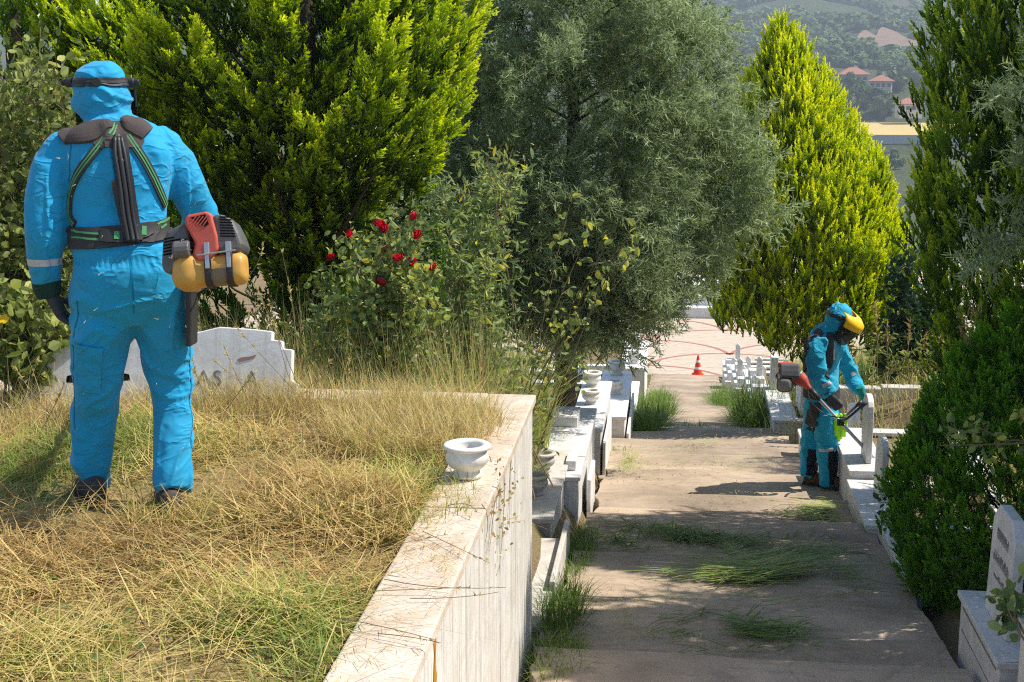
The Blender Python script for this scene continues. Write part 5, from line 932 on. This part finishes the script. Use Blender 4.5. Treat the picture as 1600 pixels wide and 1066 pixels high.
pk = ribbon('cargo_pocket', onpx(bv, [(141, 545), (140, 565), (139, 590), (139, 612)]), .10, bv, M['coverall'], near, lift=.009, thick=.012, across=9); ribbon('pocket_flap', onpx(bv, [(141, 541), (140, 552), (139, 562)]), .105, bv, M['coverall'], pk, lift=.014, thick=.006, across=9)
hw_ = np.array(at(74, 450, Y0 + .03)); gm = MB(); limb(gm, [(*at(72, 436, Y0 - .065), .058, .05), (*at(74, 450, Y0 - .065), .056, .048), (*at(78, 462, Y0 - .06), .048, .042)], lt, 4, 24); gm.build('glove_cuff', M['glove'], near, smooth=True)
hand(near, 'glove', at(80, 459, Y0 - .06), at(97, 492, Y0 - .04) - at(80, 459, Y0 - .06), lt * .9 - fw * .2, .20, M['glove_grey'], .45, thumb_side=1)
hand(near, 'glove', np.array(pj(292, 381, .37, 1, 1)[:3]), fw * .8 + np.array([0, 0, -.35]), np.array([0, 0, -1.]), .19, M['glove'], .75, thumb_side=1)
boot(near, (*at(153, 764, Y0 - .04)[:2], -.055), fw * .9 - lt * .15, .29, M['boot'], H=.09); boot(near, (*at(267, 780, Y0 - .165)[:2], -.055), fw, .29, M['boot'], H=.09)

# ---- brushcutters
M['eng_grey'] = marble('eng_grey', (.085, .087, .09), .55, 0, (.22, .19, .15), .5, .5); M['eng_red'] = marble('eng_red', (.60, .085, .055), .4, 0, (.30, .12, .08), .35, .5); M['tank'] = plain('tank', (.74, .40, .075), .45, .4, 0, .6, 14, .15, 30)
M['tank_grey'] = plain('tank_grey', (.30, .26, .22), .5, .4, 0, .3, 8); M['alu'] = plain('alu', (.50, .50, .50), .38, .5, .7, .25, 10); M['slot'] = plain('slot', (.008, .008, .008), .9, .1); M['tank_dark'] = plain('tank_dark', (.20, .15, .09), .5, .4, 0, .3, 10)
def brushcutter(label, loc, rot, shaft_dir, shaft_len, tank, K=.00236, handle=True, sag=0):
    """engine seen from its rear (local -Y towards the viewer, x right, z up, units K per picture pixel); the shaft leaves forward"""
    t = thing('brushcutter', label, 'brushcutter', loc, rot); k = K
    def pz(name, poly, y0, y1, mat, parent=t, bevel=.006, seg=3): return MB().prism([(a * k, b * k) for a, b in poly], (0, y1 * k, 0), (1, 0, 0), (0, 0, 1), (0, -1, 0), (y1 - y0) * k).build(name, mat, parent, bevel=bevel, seg=seg, local=True)
    lc = pz('left_cover', [(-66, -22), (-62, 18), (-54, 36), (-20, 50), (-18, -8), (-40, -30), (-58, -34)], -34, 44, M['eng_grey'], bevel=.016); rc = pz('right_cover', [(22, -2), (18, 56), (34, 58), (50, 48), (60, 26), (65, 8), (62, -2), (50, -6)], -36, 44, M['eng_grey'], bevel=.016)
    rd = pz('starter_cover', [(-24, 50), (-19, 58), (10, 62), (19, 58), (27, 22), (28, 0), (16, -14), (-4, -18), (-14, -6), (-9, 12), (-23, 42)], -42, 30, M['eng_red'], bevel=.010)
    disc('starter_disc', np.array([10, -42, 16.]) * k, (0, -1, .02), 21 * k, 8 * k, M['eng_red'], rd, 28).data.name; disc('disc_bolt', np.array([10, -50, 16.]) * k, (0, -1, 0), 2.2 * k, 2 * k, M['slot'], rd, 10)
    pz('vent_opening', [(-14, 53), (10, 57), (15, 41), (8, 37)], -42.8, -41, M['slot'], rd, 0)
    for i in range(5): x = -10 + i * 5.2; MB().box(-.9 * k, .9 * k, -43.6 * k, -42.6 * k, -9 * k, 9 * k, Matrix.Translation((x * k + .002, 0, (48.5 - i * .6) * k)) @ Matrix.Rotation(rad(40), 4, 'Y')).build('vent_slat', M['eng_red'], rd, local=True)
    for i in range(6): MB().box(-15 * k + (.004 if i < 2 else 0), 13 * k - (i == 0) * 10 * k, -35.2 * k, -33 * k, -1.3 * k, 1.0 * k, Matrix.Translation((-46 * k, 0, (24 - i * 5) * k)) @ Matrix.Rotation(rad(-8), 4, 'Y')).build('cooling_slot', M['slot'], lc, local=True)
    disc('cover_opening', np.array([-34, -33.6, 37.]) * k, (0, -1, .1), 8 * k, 1.2 * k, M['slot'], lc); disc('red_button', np.array([-35, -35, 33.]) * k, (0, -1, .1), 3 * k, 1.6 * k, M['eng_red'], lc, 10)
    for i in range(8): MB().box(-9 * k, (9 + i * .9) * k, -37.2 * k, -35 * k, -1.2 * k, .8 * k, Matrix.Translation((40 * k, 0, (52 - i * 4.4) * k)) @ Matrix.Rotation(rad(4), 4, 'Y')).build('cooling_slot', M['slot'], rc, local=True)
    disc('cover_opening', np.array([52, -35.6, 14.]) * k, (0, -1, .1), 7.5 * k, 1.2 * k, M['slot'], rc)
    disc('air_screw', np.array([-28, -40, -6.]) * k, (0, -1, 0), 5 * k, 8 * k, M['alu'], lc, 12)
    MB().tube(np.array([(-40, -40, 8), (-42, -44, -2), (-46, -42, -10), (-50, -38, -8)]) * k, 2.2 * k, 6).build('primer_tube', M['alu'], lc, local=True)
    tk = MB(); xs_ = [-51, -46, -34, -14, -8, 8, 40, 46, 60, 66, 67]; sc_ = [.35, .72, .98, 1.0, .84, .80, .80, .86, .84, .70, .4]
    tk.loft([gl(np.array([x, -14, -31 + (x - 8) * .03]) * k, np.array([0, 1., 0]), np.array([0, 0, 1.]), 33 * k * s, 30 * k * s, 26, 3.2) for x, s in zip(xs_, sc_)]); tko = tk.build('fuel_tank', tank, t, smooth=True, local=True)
    bd = MB(); bd.loft([gl(np.array([x, -14, -31 + (x - 8) * .03]) * k, np.array([0, 1., 0]), np.array([0, 0, 1.]), 33.6 * k * .81, 30.6 * k * .81, 26, 3.2)[13:24] for x in (15, 20, 30, 37)], cap=False, closed=False); bd.build('tank_dark_patch', M['tank_dark'], tko, smooth=True, local=True)  # darker brown patch over the lower rear of the tank, between the straps
    for x, z in ((-19, 44), (22, 52), (26, 6), (-6, -12), (56, 2), (-58, 10)): disc('bolt', np.array([x, -43 if -24 < x < 27 else -36, z]) * k, (0, -1, 0), 2.4 * k, 1.8 * k, M['alu'], t, 8)
    MB().tube(dens(np.array([(-24, -36, 20), (-30, -44, 16), (-24, -46, 6), (-14, -42, 0)]) * k, 4), 1.8 * k, 6).build('spark_lead', M['rubber'], t, smooth=True, local=True)
    for x in (10, 44):
        MB().loft([gl(np.array([x + q, -14, -31 + (x - 8) * .03]) * k, np.array([0, 1., 0]), np.array([0, 0, 1.]), 35 * k * .86 * s, 32 * k * .86 * s, 26, 3.2) for q, s in ((-5.5, .96), (-5, 1), (5, 1), (5.5, .96))]).build('tank_strap', M['harness'], t, smooth=False, local=True)
        BX('buckle_plate', M['alu'], t, (x - 3.5) * k, (x + 3.5) * k, -46 * k, -44 * k, -30 * k, -4 * k, .002, local=True); BX('clip', M['alu'], t, (x - 5) * k, (x + 4) * k, -43 * k, -30 * k, -6 * k, 12 * k, .003, local=True)
    MB().tube(np.array([(-6, -44, -8), (4, -46, -7.5), (56, -46, -3)]) * k, 1.5 * k, 6).build('strap_wire', M['alu'], t, local=True)
    cp = MB(); cp.lathe([(0, -14), (12, -14), (14.5, -12), (14.5, 10), (12, 13), (0, 13)], 14); cp.v[0] = cp.v[0] @ np.array(Matrix.Rotation(rad(-90), 3, 'Y')).T * k + np.array([-31, -38, 3]) * k; cp.build('fuel_cap', M['eng_grey'], t, bevel=.003, local=True)
    MB().lathe([(28 * k, 0), (26 * k, .05), (14 * k, .10), (9 * k, .15), (0, .15)], 20).build('clutch_housing', M['eng_red'], t, smooth=False, local=True).matrix_local = Matrix.Translation((0, 40 * k, 5 * k)) @ Vector(shaft_dir).to_track_quat('Z', 'X').to_matrix().to_4x4()
    s0 = np.array([0, 40 * k, 5 * k]); sd_ = nrm(np.array(shaft_dir, float)); L_ = shaft_len; sh = MB().tube([s0 + sd_ * .12, s0 + sd_ * L_], .0145, 12).build('shaft', M['alu'], t, smooth=True, local=True)
    MB().tube([s0 + sd_ * .14, s0 + sd_ * .26], .024, 12).build('grip_sleeve', M['black'], sh, smooth=True, local=True)
    sdv = nrm(np.cross(sd_, [0, 0, 1.])); upv = np.cross(sdv, sd_)
    if handle:
        hp = s0 + sd_ * .52; pts = [hp + sdv * x + upv * z_ for x, z_ in ((-.26, .26), (-.25, .20), (-.20, .06), (-.06, .02), (.06, .02), (.20, .06), (.25, .20), (.26, .26))]; hb_ = MB().tube(dens(pts, 4), .0105, 8).build('handlebar', M['black'], t, smooth=True, local=True)
        for s_ in (0, -1): MB().tube([pts[s_], pts[1 if s_ == 0 else -2] * 1.0], .017, 10).build('grip', M['rubber'], hb_, smooth=True, local=True)
        BX('clamp', M['black'], t, -.03, .03, -.03, .03, -.03, .03, .006, M=Matrix.Translation(hp), local=True)
        MB().tube(dens([s0 + sd_ * .08 + upv * .03, s0 + sd_ * .2 + upv * -.06 + sdv * .05, s0 + sd_ * .38 - upv * .05 + sdv * .04, hp + sdv * .2 + upv * .06], 4), .005, 6).build('throttle_cable', M['rubber'], t, smooth=True, local=True)
    e = s0 + sd_ * L_; BX('gear_head', M['alu'], t, -.025, .025, -.03, .03, -.03, .04, .008, M=Matrix.Translation(e), local=True)
    MB().lathe([(0, -.05), (.05, -.05), (.06, -.03), (.055, -.005), (0, .0)], 20, tuple(e + np.array([0, 0, -.03]))).build('trimmer_head', M['black'], t, smooth=False, local=True)
    ga = np.radians(np.linspace(60, 210, 12)); MB().loft([[e + np.array([r_ * math.cos(q), r_ * math.sin(q), z_]) for q in ga] for r_, z_ in ((.05, -.01), (.17, -.03), (.175, -.06), (.165, -.06), (.162, -.036), (.05, -.02))], cap=False, closed=False).build('guard', M['black'], t, local=True); return t
bl = at(322, 396, 5.16)
brushcutter('brushcutter with red starter, grey covers and yellow fuel tank at the near hip', bl, (rad(-14), rad(-3), rad(8)), (-.50, .84, -.22), 1.62, M['tank'])

# ---- far worker, bent over the graves on the right
Y1 = 12.25
def pf_(px, py, dy, hw, rd): p = at(px, py, Y1 + dy); return (*p, hw * depth(px, py, Y1 + dy) / FPX, rd)
yw = rad(-72); fF = np.array([math.cos(rad(-18)), math.sin(rad(-18)), 0]); lF = np.array([math.cos(rad(-18)), math.sin(rad(-18)), 0])
far = thing('person', 'worker in blue coverall with yellow brow visor bending over the right graves', 'person', (*at(1283, 765, Y1)[:2], -1.96))
m = MB()
limb(m, [pf_(1283, 660, .0, 25, .15), pf_(1283, 640, .0, 27.5, .165), pf_(1284, 620, .0, 26.5, .16), pf_(1284, 598, .0, 25.5, .155), pf_(1284, 575, .0, 26.5, .165), pf_(1286, 552, .0, 28, .18), pf_(1289, 535, .0, 26.5, .18), pf_(1295, 522, .0, 20, .13), pf_(1302, 513, .0, 15, .09), pf_(1306, 506, .0, 14, .085)], lF, 5, 36, 2.4)
limb(m, [pf_(1302, 522, .0, 15, .10), pf_(1305, 512, .0, 17, .11), pf_(1309, 502, .0, 20, .115), pf_(1313, 492, .0, 21, .115), pf_(1316, 483, .0, 19, .105), pf_(1318, 476, .0, 13, .075), pf_(1319, 473, .0, 4, .02)], lF, 5, 30, 2.1)
limb(m, [pf_(1280, 532, -.15, 17, .075), pf_(1274, 548, -.20, 17, .08), pf_(1275, 570, -.21, 16.5, .08), pf_(1279, 592, -.21, 16, .075), pf_(1288, 608, -.22, 14, .065), pf_(1297, 618, -.24, 11.5, .055)], lF, 5, 24)
limb(m, [pf_(1300, 535, .14, 17, .075), pf_(1314, 552, .20, 14, .075), pf_(1324, 574, .22, 14, .072), pf_(1333, 594, .18, 13.5, .068), pf_(1340, 606, .1, 12, .06), pf_(1346, 614, .06, 9.5, .05)], lF, 5, 24)
limb(m, [pf_(1277, 645, .09, 22, .11), pf_(1270, 672, .12, 19, .10), pf_(1267, 700, .13, 16, .088), pf_(1264, 722, .13, 14, .082), pf_(1262, 744, .13, 12.5, .078)], lF, 5, 24)
limb(m, [pf_(1289, 645, -.08, 22, .115), pf_(1291, 675, -.09, 19.5, .105), pf_(1293, 705, -.09, 17, .09), pf_(1294, 732, -.09, 15, .085), pf_(1295, 757, -.09, 14, .08)], lF, 5, 24)
def fold_far(c):
    wn_ = np.stack([vnoise(c * 3.1, 71), vnoise(c * 3.1, 72), vnoise(c * 3.1, 73)], 1) * .3; q = c + wn_; return .008 * ridge(q * [4, 4, 6], 74) - .012 + .016 * crease(np.stack([q[:, 0] * 5 + q[:, 2] * 4, q[:, 1] * 4, q[:, 2] * 6], 1), 75, .14) + .012 * crease(q * [5, 5, 12], 76, .14)
bodyf, bf = fused('body', m, .0105, M['coverall_far'], far, 2, fold_far)
rf_ = lambda name, px, w, mt, **k: ribbon(name, onpx(bf, px), w, bf, M[mt], far, **k)
rf_('harness_strap', [(1297, 520), (1296, 532), (1296, 550), (1295, 570), (1292, 590)], .06, 'harness', lift=.014, thick=.018); rf_('reflective_band', [(1302, 535), (1303, 548), (1302, 562)], .022, 'reflect', lift=.006, thick=.01)
rf_('shoulder_pad', [(1284, 517), (1278, 521), (1272, 526)], .08, 'pad', lift=.016, thick=.02); rf_('back_pad', [(1264, 530), (1259, 550), (1258, 575), (1259, 600)], .07, 'harness', lift=.016, thick=.02)
rb2 = [p for p in ringpts(bf, np.array(at(1284, 612, Y1)), lF, np.array([0.3, 1., 0]), -.05, 30) if np.linalg.norm((p - np.array(at(1284, 612, Y1)))[:2]) < .27]; ribbon('belt', rb2 + rb2[:1], .09, bf, M['harness'], far, lift=.012, thick=.016, n=2)
rf_('hip_pad', [(1272, 630), (1270, 648), (1268, 662), (1270, 672)], .12, 'harness', lift=.016, thick=.02)
for px in ([(1285, 604), (1291, 601), (1298, 598)], [(1330, 586), (1337, 583), (1343, 580)]): rf_('reflective_band', px, .035, 'reflect', lift=.004, thick=.006)
rf_('knee_panel', [(1302, 706), (1302, 724), (1303, 742), (1303, 758)], .10, 'knee', lift=.005, thick=.008); rf_('knee_panel', [(1272, 703), (1270, 718), (1269, 732), (1268, 744)], .11, 'knee', lift=.005, thick=.008)
rf_('reflective_band', [(1280, 703), (1290, 704), (1302, 702)], .03, 'reflect', lift=.004, thick=.006)
hc = np.array(at(1316, 493, Y1)); vdir = nrm(fF * .82 + np.array([0, 0, -.50])); upd = nrm(np.array([0, 0, 1.]) - vdir * vdir[2]); sd2 = np.cross(vdir, upd); a = np.radians(np.linspace(-82, 82, 17))
def vs_(R_, u_, f_): return [hc + vdir * (R_ * math.cos(q) + f_) + sd2 * R_ * .92 * math.sin(q) + upd * u_ for q in a]
MB().loft(np.array([vs_(.120, .062, -.01), vs_(.145, .052, .02), vs_(.166, .02, .045), vs_(.172, -.035, .05), vs_(.167, -.035, .046), vs_(.160, .014, .04), vs_(.140, .044, .016), vs_(.115, .055, -.01)]).transpose(1, 0, 2)).build('brow_guard', M['visor_yellow'], far, smooth=True)
MB().loft(np.array([vs_(.158, .0, .02), vs_(.160, -.10, .035), vs_(.150, -.20, .02), vs_(.146, -.20, .018), vs_(.156, -.10, .03), vs_(.154, .0, .015)]).transpose(1, 0, 2)).build('visor', M['visor_mesh'], far)
hr = [p for p in ringpts(bf, hc + [0, 0, .0], fF, np.array([.3, 1., 0]), -.25, 30) if np.linalg.norm(p - hc) < .2]; hbf = ribbon('headband', hr + hr[:1], .03, bf, M['black'], far, lift=.01, thick=.014, n=2)
disc('hinge', hc - sd2 * -.13 if (sd2[1] < 0) else hc - sd2 * .13, np.array([0, -1., 0]), .024, .03, M['black'], hbf)
fc = MB(); limb(fc, [(*(hc + vdir * .095 + upd * .03), .055, .03), (*(hc + vdir * .115 - upd * .03), .06, .035), (*(hc + vdir * .11 - upd * .09), .04, .03)], sd2, 4, 16); fc.tube([hc + vdir * .135 + upd * .0, hc + vdir * .165 - upd * .045, hc + vdir * .14 - upd * .05], [.010, .016, .012], 8)
fused('face', fc, .008, M['skin'], far, 1)
hand(far, 'glove', at(1297, 620, Y1 - .26), nrm(at(1306, 642, Y1 - .26) - at(1297, 620, Y1 - .26)) + np.array([.3, 0, 0]), np.array([.5, .4, -.5]), .20, M['glove_grey'], .6, voxel=.006)
hand(far, 'glove', at(1346, 614, Y1 - .0), nrm(at(1353, 632, Y1) - at(1346, 614, Y1)), np.array([-.7, -.5, -.4]), .20, M['glove_green'], .6, voxel=.006)
boot(far, (*at(1256, 758, Y1 + .13)[:2], float(prof(12.3)) + .03), fF, .29, M['boot_brown'], H=.17); boot(far, (*at(1285, 767, Y1 - .09)[:2], float(prof(12.0)) + .03), fF, .29, M['boot_brown'], H=.17)
lm = MB(); r7 = np.random.default_rng(4)
for k in range(7):
    x = 1306 + k * 2.4; a_ = at(x, 646 + (k % 3) * 2, Y1 - .16 + .02 * (k % 2)); b_ = at(x + 1 + r7.normal(), 690 - abs(k - 2) * 4 + r7.normal() * 3, Y1 - .18 + .03 * (k % 2)); lm.loft([gl(a_ * (1 - u) + b_ * u, np.array([1., 0, 0]), np.array([0, 1., 0]), .012 + .006 * math.sin(u * 3), .006, 8) for u in np.linspace(0, 1, 6)])
lm.build('lime_cloth', M['lime'], far, smooth=True)
e0, e1 = at(1232, 590, Y1 - .32), at(1338, 703, Y1 - .36); wd = nrm(e1 - e0); yr = math.atan2(-wd[0], wd[1]); pr_ = math.asin(wd[2])
brushcutter('brushcutter with dark slotted cover and red housing at the far hip', e0, (0, rad(-12), yr), (0, math.cos(pr_), math.sin(pr_)), 1.42, M['tank_grey'], K=.0021)
# cut bits thrown up in the air around both trimmers
n = 700; P = np.concatenate([[at(rng.random() * 800 + 60, rng.random() * 420 + 200, 4.6 + 4 * rng.random()) for _ in range(420)], [at(rng.random() * 420 + 980, rng.random() * 330 + 420, 9 + 4 * rng.random()) for _ in range(280)]])
P = P[P[:, 2] > prof(P[:, 1]) + .1]; n = len(P); T = np.array([[[-.12, 0, 0], [.12, 0, 0], [0, .05, 1.]], [[.12, 0, 0], [0, .05, 1.], [.05, .05, 1.05]]]); tr, ti = place(T, np.zeros((2, 3)), P, rng.normal(size=(n, 3)), rng.normal(size=(n, 3)), U(.006, .02, n), U(.2, .6, n))
tag(soup('flying_clippings', tr, M['dry_weed'], ti), 'tiny dry clippings thrown up in the air', 'clippings', kind='stuff')
print('TRIS', TRI_COUNT)
